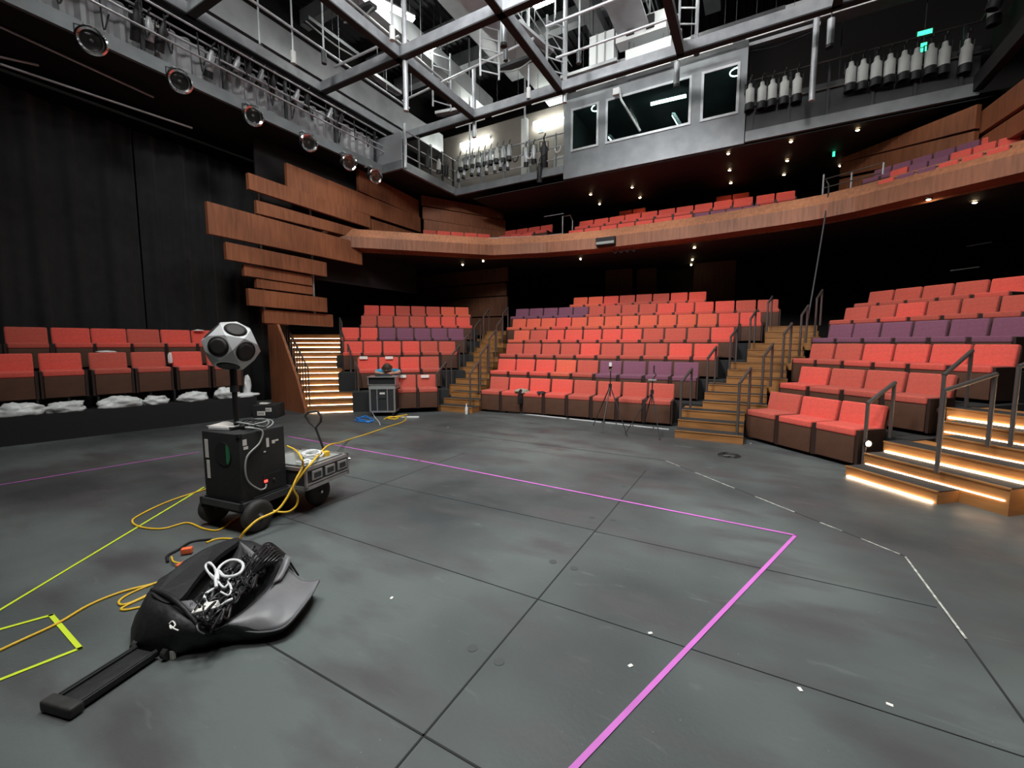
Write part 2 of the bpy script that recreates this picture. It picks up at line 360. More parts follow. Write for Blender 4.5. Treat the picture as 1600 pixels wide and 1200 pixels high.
# left wagon: two rows on a low black platform
uL, nL = frame(79.3); OL = Vector((-10.04, 1.77, 0))
q = [OL+uL*-4, OL+uL*3.62, OL+uL*3.62+nL*1.15, OL+uL*-4+nL*1.15]
o = MB().prism([(v.x, v.y) for v in q], 0, .445).build('low_platform', 'black')
tag(o, 'long low black platform along the left side carrying two rows of seats', 'platform')
for i, (o0, z0, cells) in enumerate(((.16, .64, [(-.62, 'r'), (-.08, 'r'), (.50, 'r'), (1.11, 'd'), (1.69, 'd'), (2.30, 'r'), (2.90, 'd')]),
                                  (.98, 1.10, [(-.42, 'd'), (.16, 'd'), (.72, 'r'), (1.25, 'r'), (1.78, 'd'), (2.32, 'r'), (2.86, 'r')]))):
    for j, (a, c) in enumerate(cells):
        s = OL+uL*(a+.27)+nL*o0; s.z = z0
        seat(c, s, math.radians(79.3), .56, '%s theatre seat, %s from the left, %s row on the low black platform' % (CN[c], ORD[j], ('front', 'rear')[i]), 'seats on the low black platform')
mb = MB()
for k in range(12):
    for d in (.22, .55):
        p = OL+uL*(-.64+k*.36)+nL*d; mb.beam((p.x, p.y, .44), (p.x, p.y, .70), .03, .03, (1, 0, 0))
tag(mb.build('seat_stand', 'black'), 'row of thin black legs holding up the front platform seats', 'stand')
mb = MB(); q = [OL+uL*-1.5+nL*.93, OL+uL*3.6+nL*.93, OL+uL*3.6+nL*1.62, OL+uL*-1.5+nL*1.62]
mb.prism([(v.x, v.y) for v in q], 0.45, 1.12)
tag(mb.build('raised_platform', 'black'), 'raised black step under the rear row of platform seats', 'platform')

# ------------------------------------------------------------------ stairs
def stairs(label, O, ang, spec, rise=.133, tread=.31, lit=False, zbase=0, m='step'):
    """spec: per step (u_left, u_right)"""
    u, n = frame(ang); O = Vector((*O, 0)); t = Thing('aisle_stairs', label, 'stairs', O, math.radians(ang))
    for k, (a, b) in enumerate(spec):
        y = k*tread; zt = zbase+rise*(k+1)
        s = t.part('step', MB().box(a, b, y, y+tread*2+.02, max(0, zt-.28), zt-.012), m)
        t.part('tread', MB().box(a+.0, b-.0, y-.008, y+tread+.01, zt-.012, zt), 'carpet', under=s)
        t.part('nosing', MB().box(a-.002, b+.002, y-.012, y+.012, zt-.014, zt+.002), m, under=s)
        if lit:
            big = k % 3 == 2 if lit == 1 else k in (0, 2, 5)
            t.part('light_strip', MB().box(a+.03, b-.03, y-.012-(.008 if big else 0), y-.001, zt-rise+.001, zt-rise+(.02 if big else .011)), 'strip', under=s)
    return t
stairs('plain wooden aisle steps between the left block and centre block', (-6.5, 7.9), 3,
       [(-.27*(k//3), 1.0-.33*(k//3)+.0) for k in range(15)])
stairs('plain wooden aisle steps between the centre block and right block', (-1.08, 7.57), 0,
       [(.33*(k//3), 1.02+.33*(k//3)+(.0)) for k in range(15)])
stairs('lit wooden aisle steps at the far left beside the wood clad wall', (-8.8, 6.15), 43,
       [(-.095*k, (1.13, .86, .58, .40, .30)[k//3]) for k in range(14)], tread=.29, lit=1)
stairs('lit wooden aisle steps at the right edge beside the right block', (1.05, 6.35), -48,
       [(0, .93), (-.02, 1.30), (-.02, 1.8), (.36, 2.4), (.2, 2.6), (.05, 2.6), (.62, 2.6), (.5, 2.6), (.4, 2.6)], tread=.29, lit=2)

# ------------------------------------------------------------------ handrails
def handrail(label, a, b, za, zb, ha, hb, group='aisle handrails', r=.021):
    """two posts a,b standing on za,zb with tops at ha,hb joined by a sloping bar"""
    t = Thing('handrail', label, 'handrail', (a[0], a[1], za), 0, group)
    A = Vector((a[0], a[1], ha)); B = Vector((b[0], b[1], hb)); fa = Vector((a[0], a[1], za)); fb = Vector((b[0], b[1], zb))
    t.part('top_rail', MB().tube([A-(B-A).normalized()*.012, A, B, B+(B-A).normalized()*.012], r*1.15, 8), 'rail', world=True, smooth=2)
    for f, h in ((fa, A), (fb, B)):
        t.part('post', MB().tube([f, h], r, 8), 'rail', world=True, smooth=2)
    return t
def rail_px(label, a, b, za, zb, h=.9, dh=0, group='aisle handrails'):
    """posts found from their foot pixels on their step heights"""
    A = Zp(*a, za) if za < 1.2 else None
    handrail(label, A, Zp(*b, zb), za, zb, za+h, zb+h+dh, group)
g1 = 'handrails of the aisle beside the right block'; g2 = 'handrails of the aisle beside the centre block'
for g in range(5):  # centre-right aisle, both sides
    x = -1.08+.33*g; y = 7.57+.93*g
    handrail('bronze handrail left of the right block, %s one up the aisle steps' % ORD[g], (x+.93, y+.12), (x+1.07, y+.62), .4*g+.13, .4*g+.4, .4*g+.96, .4*g+1.18, g1)
    handrail('bronze handrail at the right end of the %s row of the centre block' % ROWN[g], (x+.03, y+.35), (x+.12, y+.95), .4*g+.2, .4*g+.4, .4*g+.92, .4*g+1.12, g2)
for g in range(5):
    x = -6.5-.27*g; y = 7.9+.93*g
    handrail('bronze handrail at the right end of the %s row of the left block' % ROWN[g], (x-.02, y+.05), (x-.20, y+.65), .4*g+.13, .4*g+.4, .4*g+.86, .4*g+1.12, 'handrails beside the left block')
    handrail('bronze handrail at the left end of the %s row of the centre block' % ROWN[g], (x+.88-.06*g, y+.15), (x+.78-.06*g, y+.65), .4*g+.13, .4*g+.4, .4*g+.90, .4*g+1.15, 'handrails at the left of the centre block')
handrail('bronze handrail at the right end of the front row of the right block', (1.28, 6.72), (1.58, 7.02), .02, .4, .86, 1.1)
handrail('tall bronze handrail at the right end of the second row of the right block', (2.02, 6.98), (2.36, 7.38), .4, .8, 1.22, 1.5)
handrail('bronze handrail in the middle of the lit right steps, lower', (1.72, 5.9), (2.18, 6.22), .27, .53, 1.12, 1.28)
handrail('bronze handrail in the middle of the lit right steps, upper', (2.38, 6.32), (2.95, 6.7), .53, .93, 1.36, 1.62)
# lit left steps: right-hand rails and the long baluster rail on the left
uS, nS = frame(43); OS = Vector((-8.8, 6.15, 0))
for g, uu in ((0, 1.13), (1, .86), (2, .58), (3, .42)):
    a = OS+uS*(uu-.03)+nS*(.93*g+.1); b = OS+uS*(uu-.15)+nS*(.93*g+.6)
    handrail('bronze handrail beside the lit left steps, %s from the bottom' % ORD[g], a, b, .4*g+.13, .4*g+.35, .4*g+.98, .4*g+1.15, 'handrails right of the lit left steps')
t = Thing('baluster_rail', 'long bronze balustrade with many bars on the left of the lit left steps', 'handrail', OS, math.radians(43))
pts = [Vector((.02-.125*k, .10+.30*k, .13+.133*k)) for k in range(12)]
for p in pts:
    t.part('baluster', MB().tube([p, p+Vector((0, 0, .86))], .013, 6), 'rail')
    q2 = p+Vector((-.04, .15, .02)); t.part('baluster', MB().tube([q2, q2+Vector((0, 0, .86))], .010, 6), 'rail')
e = pts[-1]+Vector((0, 0, .88))
t.part('top_rail', MB().tube([pts[0]+Vector((0, -.05, .84)), pts[0]+Vector((0, 0, .88))]+[p+Vector((0, 0, .88)) for p in pts[1:]]+[e+Vector((.05, .5, .02)), e+Vector((.45, .95, .2))], .02, 8), 'rail', smooth=2)
# aisle lights on seat ends
for (x, y, z, lab) in ((1.30, 6.70, .36, 'round warm aisle light on the end of the front row of the right block'), (2.08, 7.2, .76, 'round warm aisle light on the end of the second row of the right block')):
    t = Thing('aisle_light', lab, 'light', (x, y, z), 0, 'aisle lights')
    t.part('bezel', MB().lathe([(0, 0), (.05, 0), (.05, .02), (.036, .022), (.036, .012), (0, .012)], (0, 0, 0), (.45, -.9, 0), 20), 'arm')
    t.part('lens', MB().lathe([(0, .012), (.034, .012), (.03, .026), (0, .03)], (0, 0, 0), (.45, -.9, 0), 20), 'strip')
#PART3
# ------------------------------------------------------------------ wood clad walls
def vboard(p, q, z0, z1, th, m='wood', z0b=None, z1b=None):
    """long board between plan points p,q; its ends may differ in height"""
    p = Vector((*p, 0)); q = Vector((*q, 0)); d = (q-p).normalized(); s = Vector((-d.y, d.x, 0))*th/2
    z0b = z0 if z0b is None else z0b; z1b = z1 if z1b is None else z1b
    vs = []
    for pt, a, b in ((p, z0, z1), (q, z0b, z1b)):
        for sg, z in ((-1, a), (1, a), (1, b), (-1, b)): v = pt+s*sg; vs.append((v.x, v.y, z))
    return MB().add(vs, [(0, 1, 2, 3), (7, 6, 5, 4), (0, 4, 5, 1), (1, 5, 6, 2), (2, 6, 7, 3), (3, 7, 4, 0)])
bd = [(-10.40, 6.95, 11.95, 5.47, 6.08, 5.5, 6.0), (-10.34, 5.95, 9.6, 5.14, 5.50, 5.1, 5.46), (-10.42, 6.15, 9.4, 4.66, 4.96, 4.72, 4.98),
      (-10.3, 5.02, 9.2, 3.93, 4.60, 3.93, 4.55), (-10.36, 5.38, 8.0, 3.46, 3.84, 3.43, 3.81), (-10.46, 5.8, 7.6, 3.17, 3.43, 3.14, 3.40),
      (-10.5, 6.1, 7.65, 2.93, 3.14, 2.92, 3.12), (-10.34, 5.8, 7.95, 2.48, 2.87, 2.45, 2.84), (-10.44, 6.2, 8.2, 2.09, 2.41, 2.06, 2.40),
      (-10.5, 9.55, 12.0, 5.02, 5.42, 5.1, 5.45), (-10.5, 9.3, 12.0, 6.12, 6.75, 6.04, 6.6), (-10.48, 6.25, 6.9, 2.06, 2.10, 2.06, 2.10)]
for i, (x, y0, y1, za, zb, zc, zd) in enumerate(bd):
    o = vboard((x, y0), (x-.05, y1), za, zb, .10, 'wood', zc, zd).build('wall_board', 'wood')
    tag(o, 'reddish wood cladding board on the left wall, %s' % ('%s from the top' % ORD[{10: 0, 0: 1, 1: 2, 9: 3, 2: 4, 3: 5, 4: 6, 5: 7, 6: 8, 7: 9, 8: 10, 11: 11}[i]]), 'cladding board', 'wood boards on the left wall')
struct(vboard((-10.95, 6.5), (-10.9, 12.2), 3.4, 6.66, .05).build('wall_left_backing', 'dark'))
for y in (6.35, 7.75): 
    tag(MB().tube([(-10.62, y, 2.1), (-10.62, y, 5.5)], .03, 8).build('board_post', 'light_steel', smooth=2), 'pale vertical post behind the left wall boards, %s' % ('near the curtain' if y < 7 else 'above the lit left steps'), 'post')
# lower veneer wall left of the lit steps
wv = [(-8.80, 0), (-8.80, .10), (-9.12, .8), (-9.72, 1.75), (-9.95, 2.05), (-10.45, 2.05), (-10.45, 0)]
mb = MB(); n_ = len(wv)
mb.add([(x, 6.06-.15*(x+8.8), z) for x, z in wv]+[(x, 6.12-.15*(x+8.8), z) for x, z in wv], [tuple(range(n_)), tuple(range(n_, 2*n_))[::-1]]+[(k, (k+1) % n_, n_+(k+1) % n_, n_+k) for k in range(n_)])
struct(mb.build('wall_stair', 'wood'))
# corner boards at the back left, above the balcony
for i, (za, zb, m) in enumerate(((6.32, 6.66, 'wood'), (5.85, 6.27, 'wood'), (5.45, 5.82, 'wood'), (5.0, 5.42, 'wood'))):
    o = vboard((-10.4+.05*i, 12.0), (-8.6+.1*i, 14.6), za+.1, zb+.1, .1, 'wood', za, zb).build('corner_board', 'wood')
    tag(o, 'wood board on the angled wall behind the left balcony seats, %s down' % ORD[i], 'cladding board', 'wood boards at the back left corner')
for i, (za, zb, zc, zd) in enumerate(((6.36, 6.46, 5.74, 6.18), (6.0, 6.34, 5.34, 5.69), (5.6, 5.93, 4.94, 5.28), (5.1, 5.5, 4.5, 4.88))):
    o = vboard((1.85, 14.6), (3.6, 12.0), za, zb, .1, 'wood', zc, zd).build('corner_board', 'wood')
    tag(o, 'wood board on the angled wall behind the right balcony seats, %s down' % ORD[i], 'cladding board', 'wood boards at the back right corner')
for i, (za, zb) in enumerate(((5.66, 6.08), (5.26, 5.60))):
    o = vboard((3.70+.04*i, 12.2), (3.74+.04*i, 9.7), za, zb, .1, 'wood', za-.26, zb-.26).build('side_board', 'wood')
    tag(o, 'wood board on the right wall above the balcony, %s from the top' % ORD[i], 'cladding board', 'wood boards on the right wall')
# dim veneer panels under the balcony at the back
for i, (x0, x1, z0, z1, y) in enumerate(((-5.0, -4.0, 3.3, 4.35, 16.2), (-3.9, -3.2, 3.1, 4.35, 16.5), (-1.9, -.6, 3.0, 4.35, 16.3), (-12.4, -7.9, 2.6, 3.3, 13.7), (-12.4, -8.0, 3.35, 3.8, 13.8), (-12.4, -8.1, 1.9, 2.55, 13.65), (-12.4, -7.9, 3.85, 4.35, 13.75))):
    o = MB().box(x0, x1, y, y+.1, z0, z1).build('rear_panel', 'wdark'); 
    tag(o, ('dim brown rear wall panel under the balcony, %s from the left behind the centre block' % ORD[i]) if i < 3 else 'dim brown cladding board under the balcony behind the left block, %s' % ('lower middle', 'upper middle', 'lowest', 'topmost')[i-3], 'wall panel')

# ------------------------------------------------------------------ balcony
BP = [(-11.4, 7.75), (-10.3, 8.80), (-9.0, 10.1), (-7.3, 11.78), (-5.7, 12.25), (-4.0, 12.50), (-1.5, 12.42), (.4, 12.15), (1.15, 11.98), (1.75, 11.70), (2.6, 11.12), (3.75, 10.35), (5.6, 9.1)]
def offs(P, d):
    out = []
    for i, p in enumerate(P):
        a = Vector(P[max(i-1, 0)]); b = Vector(P[min(i+1, len(P)-1)]); t = (b-a).normalized(); out.append((p[0]-t.y*d, p[1]+t.x*d))
    return out
def band(A, za, B, zb): return MB().grid([[(p[0], p[1], za) for p in A], [(p[0], p[1], zb) for p in B]])
P2 = offs(BP, .20); P3 = offs(BP, .34)
mb = MB().grid([[(p[0], p[1], z) for p in A] for A, z in ((P3, 4.34), (BP, 4.37), (BP, 4.68))])
struct(mb.build('wall_balcony', 'wood'))
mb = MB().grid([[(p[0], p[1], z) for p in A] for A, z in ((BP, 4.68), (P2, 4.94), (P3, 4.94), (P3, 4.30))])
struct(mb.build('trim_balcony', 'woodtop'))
# slab
sl = [(p[0], p[1]) for p in P3]+[(8.9, 9.0), (8.9, 17.2), (-12.8, 17.2), (-12.8, 7.9)]
struct(MB().prism(sl, 4.36, 4.45).build('floor_balcony', 'black'))
struct(MB().box(-5.9, 1.8, 13.75, 17.2, 4.4, 4.95).box(-8.55, -5.9, 13.78, 17.2, 4.4, 5.02).build('floor_balcony_rear', 'black'))
struct(MB().box(-5.0, 1.8, 14.85, 17.2, 4.95, 5.45).build('floor_balcony_top', 'black'))
def brow(bname, P, ang, z0, off, l, r, cols, rown):
    u, n = frame(ang); O = Vector((*P, z0)); a = (pl(*l, O, O+u)-O).xy.dot(u.xy); b = (pl(*r, O, O+u)-O).xy.dot(u.xy); wd = (b-a)/len(cols)
    for j, c in enumerate(cols):
        s = O-n*.5+u*(a+(j+.5)*wd); s.z = z0
        seat(c, s, math.radians(ang), wd, '%s seat, %s from the left, %s row of the %s' % (CN[c], ORD[j], rown, bname), 'seats of the '+bname)
brow('balcony centre', (0, 13.4), 0, 4.45, 0, (888, 359), (1083, 334), 'rrrrrrr', 'front')
brow('balcony centre right', (0, 13.4), 0, 4.45, 0, (1085, 333), (1273, 309), 'ppppdrr', 'front')
brow('balcony centre', (0, 14.3), 0, 4.95, 0, (905, 344), (1178, 306), 'rrrrrrrrrr', 'middle')
brow('balcony centre right', (0, 14.3), 0, 4.95, 0, (1181, 303), (1244, 297), 'rr', 'middle')
brow('balcony centre', (0, 15.4), 0, 5.42, 0, (967, 328), (1010, 325), 'rr', 'rear')
brow('balcony centre right', (0, 15.4), 0, 5.42, 0, (1118, 307), (1172, 300), 'rr', 'rear')
brow('balcony left corner', (0, 13.4), 0, 4.55, 0, (774, 370), (832, 362), 'rrr', 'front')
brow('balcony left corner', (0, 14.3), 0, 5.0, 0, (789, 361), (864, 351), 'rrrr', 'rear')
brow('balcony left wing', (-8.3, 12.4), 45, 4.35, 0, (616, 360), (751, 376), 'pppprr', 'front')
brow('balcony left wing', (-8.8, 12.9), 45, 4.68, 0, (660, 350), (766, 361), 'drrrr', 'rear')
brow('balcony right wing', (2.4, 12.0), -34.5, 4.4, 0, (1390, 281), (1600, 213), 'rpprrr', 'front')
brow('balcony right wing', (2.7, 12.5), -34.5, 4.70, 0, (1365, 275), (1575, 200), 'pppppr', 'rear')
t = Thing('balcony_railing', 'thin steel railing in the gap of the balcony near its right bend', 'railing', (1.35, 12.9, 4.9))
for k in range(3):
    t.part('rail', MB().tube([(1.3, 12.95, 5.1+.2*k), (2.3, 12.4, 5.1+.2*k)], .012, 6), 'rail', world=True)
for x, y in ((1.3, 12.95), (1.8, 12.7), (2.3, 12.4)): t.part('post', MB().tube([(x, y, 4.45), (x, y, 5.62 if x < 1.4 else 5.5)], .02, 6), 'light_steel', world=True)
t = Thing('balcony_railing', 'thin steel railing above the left corner of the balcony', 'railing', (-6.0, 13.0, 4.9))
t.part('rail', MB().tube([(-7.7, 12.15, 5.02), (-6.0, 12.75, 5.02), (-5.4, 12.8, 5.02)], .012, 6), 'light_steel', world=True)
t.part('rail', MB().tube([(-6.2, 13.2, 5.75), (-5.5, 13.2, 5.75)], .012, 6), 'light_steel', world=True)
t.part('arch', MB().tube([(-5.45, 13.0, 4.5), (-5.45, 13.0, 5.6), (-5.4, 13.5, 5.75), (-5.35, 13.6, 5.6), (-5.35, 13.6, 4.5)], .022, 8), 'rail', world=True)
t = Thing('front_projector', 'small dark box with a pale screen set in the balcony front', 'display', (-3.85, 12.40, 4.52))
t.part('housing', MB().box(-.28, .28, -.06, .1, -.09, .12), 'black'); t.part('panel', MB().box(-.26, .26, -.075, -.055, -.07, .0), 'greycable')
t = Thing('hanging_bracket', 'small dark brackets hanging under the balcony front', 'bracket', (-3.4, 12.7, 4.38))
for k in range(4): t.part('hook', MB().tube([(-.3+.18*k, 0, 0), (-.3+.18*k, 0, -.12), (-.24+.18*k, 0, -.16), (-.2+.18*k, 0, -.1)], .012, 6), 'darksteel')

# ------------------------------------------------------------------ downlights
def downlight(p, lab, grp, power):
    t = Thing('downlight', lab, 'light', p, 0, grp)
    t.part('trim_ring', MB().lathe([(.03, 0), (.06, 0), (.06, -.02), (.03, -.02)], n=16), 'black')
    t.part('lens', MB().lathe([(0, 0.005), (.035, 0.005), (.035, -.022), (.02, -.035), (0, -.04)], n=16), 'warm')
    if power:
        l = bpy.data.lights.new('downlight_beam', 'SPOT'); l.energy = power; l.color = (1, .72, .45); l.spot_size = 1.9; l.spot_blend = .6; l.shadow_soft_size = .04
        lo = bpy.data.objects.new('downlight_beam', l); C.objects.link(lo); lo.location = (p[0], p[1], p[2]-.06)
for kk, (px, py, w2) in enumerate(((723, 413, 12), (755, 407, 0), (907, 404, 12), (1085, 386, 18), (1082, 405, 0), (1080, 413, 6), (1451, 310, 12), (1523, 315, 22))):
    p = Zp(px, py, 4.35); downlight(p, 'warm downlight in the ceiling under the balcony, %s from the left' % ORD[(0, 1, 2, 5, 4, 3, 6, 7)[kk]], 'downlights under the balcony', w2)
for kk, (px, py) in enumerate(((923, 303), (988, 292), (937, 318), (1000, 308), (1138, 239), (1140, 265), (1142, 285), (1225, 272), (1236, 220), (1230, 250), (1340, 202), (1313, 258))):
    p = Zp(px, py, 6.46); downlight(p, 'warm downlight in the ceiling above the balcony seats, '+('first from left, front', 'second from left, front', 'first from left, rear', 'second from left, rear', 'front of the three in line', 'middle of the three in line', 'rear of the three in line', 'large one right of the three', 'small upper one near the sign', 'small lower one near the sign', 'rightmost and highest', 'beside the green sign')[kk], 'downlights above the balcony', 3)
for (p, sx, sz, lab) in ((Yp(1303, 237, 14.0), .025, .12, 'small green exit sign in the dark right of the balcony ceiling'), (Yp(1445, 52, 13.2), .12, .06, 'small green exit sign above the right lighting gallery'), (Yp(1443, 74, 13.2), .05, .09, 'green running figure light behind the right gallery lanterns')):
    t = Thing('exit_sign', lab, 'sign', p); t.part('housing', MB().box(-sx-.02, sx+.02, 0, .05, -sz-.02, sz+.02), 'black'); t.part('lit_panel', MB().box(-sx, sx, -.012, 0, -sz, sz), 'exitg'); t.part('drop_rod', MB().box(-.008, .008, .01, .026, sz, (6.46 if p.z < 6.4 else 11.94)-p.z), 'black')

# ------------------------------------------------------------------ lighting galleries
ZG = 6.7
# left gallery
t = Thing('lighting_gallery', 'long grey steel lighting gallery running along the left side above the drapes', 'gallery', (-10, 4, ZG))
t.part('edge_beam', MB().box(-10.08, -10.0, -4, 9.85, ZG, ZG+.24), 'steel', world=True)
t.part('floor_grating', MB().box(-12.7, -10.08, -4, 9.85, ZG+.1, ZG+.16), 'black', world=True)
t.part('return_beam', MB().box(-10.0, -9.2, 9.80, 9.88, ZG, ZG+.24), 'steel', world=True)
mb = MB()
N = 210
ys = [-4+13.85*i/N for i in range(N+1)]
mb.grid([[(-10.32+.035*(1 if (i//2) % 2 else -1), y, z) for i, y in enumerate(ys)] for z in (ZG+.24, ZG+1.05)])
t.part('ribbed_panel', mb, 'corr', world=True)
t.part('return_panel', MB().box(-10.3, -9.25, 9.86, 9.90, ZG+.24, ZG+1.05), 'corr', world=True)
for z, x in ((ZG+1.12, -10.25), (ZG+.80, -10.0), (ZG+.62, -9.95), (ZG+1.1, -9.9)):
    t.part('pipe', MB().tube([(x, -4, z), (x, 9.9, z)], .022, 8), 'light_steel', world=True, smooth=2)
for y in [-3+1.4*k for k in range(10)]: t.part('stanchion', MB().box(-10.12, -10.06, y, y+.06, ZG+.2, ZG+1.15), 'darksteel', world=True)
# centre-left short side and front
t = Thing('lighting_gallery', 'grey steel lighting gallery at the back left corner with lanterns on its rails', 'gallery', (-9.2, 12, ZG))
t.part('edge_beam', MB().box(-9.3, -9.2, 9.85, 12.45, ZG, ZG+.24), 'steel', world=True)
t.part('front_beam', MB().box(-9.25, -5.2, 12.4, 12.5, ZG-.02, ZG+.2), 'steel', world=True)
t.part('floor_grating', MB().box(-12.7, -9.3, 9.9, 12.5, ZG+.1, ZG+.16).box(-12.55, -5.2, 12.5, 14.4, ZG+.1, ZG+.16), 'black', world=True)
for z in (ZG+.45, ZG+.8, ZG+1.15):
    t.part('pipe', MB().tube([(-9.25, 9.9, z), (-9.25, 12.45, z)], .02, 8), 'light_steel', world=True, smooth=2)
    t.part('pipe', MB().tube([(-9.2, 12.45, z), (-5.2, 12.45, z)], .02, 8), 'light_steel', world=True, smooth=2)
for k in range(5): t.part('stanchion', MB().box(-9.28, -9.23, 10+.58*k, 10.06+.58*k, ZG+.2, ZG+1.2), 'darksteel', world=True)
for k in range(5): t.part('stanchion', MB().box(-9.1+.9*k, -9.05+.9*k, 12.43, 12.48, ZG+.2, ZG+1.2), 'steel', world=True)
# right gallery
t = Thing('lighting_gallery', 'grey steel lighting gallery right of the control booth with white lanterns', 'gallery', (1.5, 12.45, 6.55))
t.part('front_beam', MB().box(-.4, 3.7, 12.4, 12.5, 6.52, 6.76), 'steel', world=True)
t.part('kick_panel', MB().box(-.4, 3.7, 12.5, 12.54, 6.8, 7.5), 'darksteel', world=True)
t.part('floor_grating', MB().box(-.4, 6.5, 12.5, 17, 6.52, 6.58), 'black', world=True)
for z in (7.35, 7.93): t.part('pipe', MB().tube([(-.4, 12.45, z), (3.9, 12.45, z)], .02, 8), 'rail', world=True, smooth=2)
for x in (-.3, .45, 1.2, 2.0, 2.7, 3.4): t.part('stanchion', MB().box(x, x+.05, 12.44, 12.49, 6.6, 7.95), 'darksteel', world=True)
t = Thing('lighting_gallery', 'dark lighting gallery along the right side at the picture edge', 'gallery', (3.7, 9, 6.55))
t.part('edge_beam', MB().box(3.6, 3.75, 4, 12.4, 6.6, 6.9), 'black', world=True); t.part('side_panel', MB().box(3.8, 3.85, 4, 12.4, 6.9, 7.7), 'black', world=True)
t.part('pipe', MB().tube([(3.65, 4, 7.95), (3.65, 12.45, 7.95)], .02, 8), 'rail', world=True)
struct(MB().box(-8.5, 6.5, 12.5, 17.2, 6.47, 6.49).build('ceiling_balcony', 'black'))
# wall behind the centre-left gallery
struct(MB().box(-12.6, -5.3, 14.42, 14.52, 6.8, 9.8).build('wall_gallery', 'wallgrey'))
for k, (px, py, ex, ey) in enumerate(((720, 228, 764, 214), (834, 195, 880, 181))):
    a = Yp(px, py, 14.3); b = Yp(ex, ey, 14.3)
    t = Thing('fluorescent_light', 'fluorescent batten on the wall behind the back left gallery, %s' % ('left one' if k == 0 else 'right one beside the control booth'), 'light', a)
    t.part('housing', MB().beam(a+Vector((0, .06, .03)), b+Vector((0, .06, .03)), .1, .1), 'white', world=True)
    t.part('tube', MB().beam(a, b, .07, .16), 'tube', world=True)
p = Yp(845, 200, 14.4); t = Thing('exit_sign', 'faint green exit sign under the right wall batten beside the booth', 'sign', p); t.part('housing', MB().box(-.1, .1, 0, .04, -.14, .14), 'white'); t.part('lit_panel', MB().box(-.06, .06, -.01, 0, -.1, .1), 'exitg')
p = Yp(874, 250, 13.6); tag(MB().box(p.x-.2, p.x+.25, 13.6, 13.66, 6.86, 7.75).build('white_cabinet', 'offwhite'), 'white cabinet behind the rail left of the control booth', 'cabinet')
tag(MB().box(-6.95, -6.75, 13.0, 13.15, 6.87, 8.9).build('white_column', 'offwhite'), 'slim white column behind the back left gallery rail', 'column')
for k, px in enumerate((734, 820)):
    p = Yp(px, 200, 12.9); tag(MB().tube([(p.x, 12.9, 8.0), (p.x, 12.9, 11.94)], .03, 8).build('hanging_post', 'light_steel', smooth=2), 'pale hanging post above the back left gallery, %s' % ('left', 'right')[k], 'post')

# control booth
BX0, BX1, BY = -5.2, -.42, 12.42
t = Thing('control_booth', 'grey control booth with three windows over the balcony', 'control booth', (BX0, BY, 6.5))
WX = [(Yp(893, 200, BY).x, Yp(935, 200, BY).x), (Yp(947, 190, BY).x, Yp(1080, 150, BY).x), (Yp(1096, 150, BY).x, Yp(1155, 130, BY).x)]
WB, WT = 7.24, 8.42
mb = MB().box(BX0, BX1, BY, BY+.1, 6.50, WB).box(BX0, BX1, BY, BY+.1, WT, 8.72)
ed = [BX0]+[v for w_ in WX for v in w_]+[BX1]
for i in range(0, len(ed), 2): mb.box(ed[i], ed[i+1], BY, BY+.1, WB, WT)
t.part('front_wall', mb, 'steel', world=True)
for i, (a, b) in enumerate(WX):
    f = MB(); w0 = .05
    f.box(a-.01, b+.01, BY-.03, BY, WB-.01, WB+w0).box(a-.01, b+.01, BY-.03, BY, WT-w0, WT+.01).box(a-.01, a+w0, BY-.03, BY, WB+w0, WT-w0).box(b-w0, b+.01, BY-.03, BY, WB+w0, WT-w0)
    fo = t.part('window_frame', f, 'light_steel', world=True); t.part('pane', MB().box(a, b, BY+.03, BY+.04, WB, WT), 'glass', world=True, under=fo)
t.part('inner_walls', MB().box(BX0, BX1, 15.6, 15.7, 6.5, 8.9).box(BX0, BX0+.05, BY+.1, 15.6, 6.5, 8.9).box(BX1-.05, BX1, BY+.1, 15.6, 6.5, 8.9).box(BX0, BX1, BY, 15.7, 8.72, 8.9), 'darksteel', world=True)
t.part('desk', MB().box(BX0+.1, BX1-.1, BY+.15, BY+.8, 7.05, 7.1), 'darksteel', world=True)
def batten(p, q, lab, m='reflect_glow', wd=.06, hz=.05):
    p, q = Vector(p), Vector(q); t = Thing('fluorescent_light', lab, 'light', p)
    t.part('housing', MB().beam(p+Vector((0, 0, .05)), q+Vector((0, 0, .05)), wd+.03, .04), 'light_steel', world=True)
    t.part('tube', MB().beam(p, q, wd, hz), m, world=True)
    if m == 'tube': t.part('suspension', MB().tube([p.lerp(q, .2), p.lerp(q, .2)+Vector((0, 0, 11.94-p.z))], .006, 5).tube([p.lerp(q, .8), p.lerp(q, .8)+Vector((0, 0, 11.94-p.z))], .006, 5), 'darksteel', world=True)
batten(Yp(1017, 163, 13.2), Yp(1072, 150, 13.2), 'glowing bar for a lamp reflection in the booth glass, the large one')  # glowing bars behind the panes stand in for lamp reflections in the glass
batten(Yp(1052, 180, 13.4), Yp(1064, 200, 13.0), 'short glowing bar for a reflection in the booth glass below the large one')
batten(Yp(952, 214, 13.2), Yp(962, 225, 12.9), 'short glowing bar for a reflection low in the left of the booth window')
for px, py, lab in ((933, 168, 'glowing ring shape for a spotlight rim reflection behind the booth mullion'), (1152, 112, 'glowing ring shape for a spotlight rim reflection in the right booth window')):
    p = Yp(px, py, 12.9); tag(MB().tube([p+Vector((.17*math.cos(a*PI/8), 0, .10*math.sin(a*PI/8))) for a in range(16)], .012, 6, close=True).build('ring_reflection', 'reflect_glow'), lab, 'light')  # glowing rings imitate spotlight rims mirrored in the panes
p = Yp(965, 145, 12.25); q = Yp(1003, 210, 12.55)
t = Thing('clamped_pipe', 'grey bent pipe with a white clamp hanging before the large booth window', 'pipe', p)
